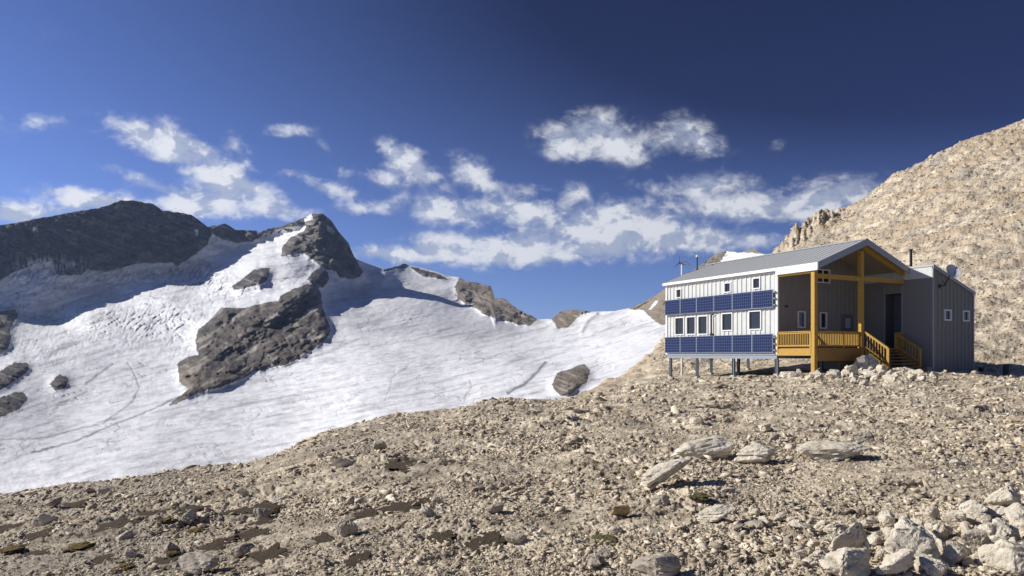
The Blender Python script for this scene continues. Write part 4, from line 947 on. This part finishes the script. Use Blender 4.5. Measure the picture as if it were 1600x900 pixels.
def hutw(x, y, z):
    c_, s_ = math.cos(HUT_A), math.sin(HUT_A); return Vector((HUT_O.x+x*c_-y*s_, HUT_O.y+x*s_+y*c_, z))
# satellite dish on the annex wall
dish = empty('satellite_dish', hutw(8.95, AY0-.05, 4.2), HUT_A); tag(dish, 'pale round satellite dish mounted on the front wall of the annex', 'satellite dish')
bm = bmesh.new(); rings = 9; seg = 28; rr = .44
vs = []
for side in (0, 1):
    for i in range(rings+1):
        r_ = rr*i/rings
        for j in range(seg):
            a = 6.28319*j/seg; vs.append(bm.verts.new((r_*math.cos(a), r_*math.sin(a)*1.08, .11*(r_/rr)**2-side*.015)))
for side in (0, 1):
    o_ = side*(rings+1)*seg
    for i in range(rings):
        for j in range(seg):
            bm.faces.new([vs[o_+i*seg+j], vs[o_+i*seg+(j+1) % seg], vs[o_+(i+1)*seg+(j+1) % seg], vs[o_+(i+1)*seg+j]])
for j in range(seg):
    a, b = rings*seg, (2*rings+1)*seg; bm.faces.new([vs[a+j], vs[a+(j+1) % seg], vs[b+(j+1) % seg], vs[b+j]])
bmesh.ops.remove_doubles(bm, verts=bm.verts, dist=1e-5)
me = bpy.data.meshes.new('reflector'); bm.to_mesh(me); bm.free(); me.materials.append(M_dish)
rf = bpy.data.objects.new('reflector', me); COL.objects.link(rf); rf.parent = dish; rf.location = (.55, -.45, .88)
aim = Vector((-.35, -.80, .45)).normalized(); rf.rotation_euler = aim.to_track_quat('Z', 'Y').to_euler()
MB().tube((0,0,0),(.08,-.30,.05),.035).tube((.08,-.30,.05),(.48,-.40,.80),.03).box(-.09,.09,-.02,.05,-.13,.13).bar((.08,-.30,.05),(.3,-.05,.35),.03).build('mount', M_dark, dish)
e_ = Vector((.55,-.45,.88)); MB().tube(e_+aim*.02+Vector((0,0,-.36)), e_+aim*.42, .015).tube(e_+aim*.36, e_+aim*.48, .05).build('feed_arm', M_dark, dish)
# wind turbine behind the far gable
P = hutw(1.94, 14.15, 0); g = float(ground_xy(P.x, P.y))
wt = empty('wind_turbine', (P.x, P.y, g)); tag(wt, 'small white wind turbine with dark blades on a pole beyond the far roof end', 'wind turbine')
H_ = 7.05-g
MB().tube((0,0,-.2),(0,0,H_-.06),.075,.06).build('pole', M_trim, wt)
m = MB(); m.tube((-.12,0,H_),(.36,0,H_+.02),.085,.06); m.prism([(.36,H_+.06),(.52,H_+.03),(.66,H_-.28),(.56,H_-.30),(.44,H_-.06),(.34,H_-.03)], 'y', -.02, .02); m.build('nacelle', M_dish, wt)
rotor = MB().tube((-.22,0,H_),(-.12,0,H_),.05,.09).build('hub', M_dark, wt)
for a in (90, 215, 335):
    a = R(a); d = Vector((.25*math.cos(a)*.2, -math.cos(a), math.sin(a))); d = Vector((math.cos(a)*.85, -.5*math.cos(a), math.sin(a))).normalized(); o_ = Vector((-.17,0,H_))
    n_ = Vector((-.85, .0, 0)); MB().bar(o_+d*.03, o_+d*.25, .02, .06).bar(o_+d*.25, o_+d*.52, .015, .04).build('blade', M_dark, wt)
# vent mast on the roof
P = hutw(2.9, 13.5, roofz(2.9)+.08)
vm = empty('vent_mast', P); tag(vm, 'thin black mast with a white cap standing on the far end of the roof', 'mast')
MB().tube((0,0,-.05),(0,0,1.02),.045).tube((0,0,0),(0,0,.06),.10).build('pole', M_dark, vm)
MB().tube((0,0,1.02),(0,0,1.14),.11,.10).tube((0,0,1.14),(0,0,1.20),.10,.03).build('cap', M_trim, vm)
# dark drums standing on the ground to the right
P = ground_at(1572, 588); s = P.y/F
o = empty('black_drum', P); tag(o, 'tall narrow black drum standing on the scree right of the annex', 'drum')
MB().tube((0,0,-.1),(0,0,15*s),4.0*s,n=16).build('barrel', M_dark, o); MB().tube((0,0,15*s),(0,0,16*s),4.4*s,n=16).build('lid', M_dark, o)
P = ground_at(1533, 582); s = P.y/F
o = empty('small_bucket', P); tag(o, 'small dark bucket on the ground by the corner of the annex', 'bucket')
MB().tube((0,0,-.05),(0,0,6*s),3.0*s,3.8*s,n=16).build('barrel', M_dark, o); MB().tube((0,0,6*s),(0,0,7*s),4.1*s,n=16).build('rim', M_dark, o)
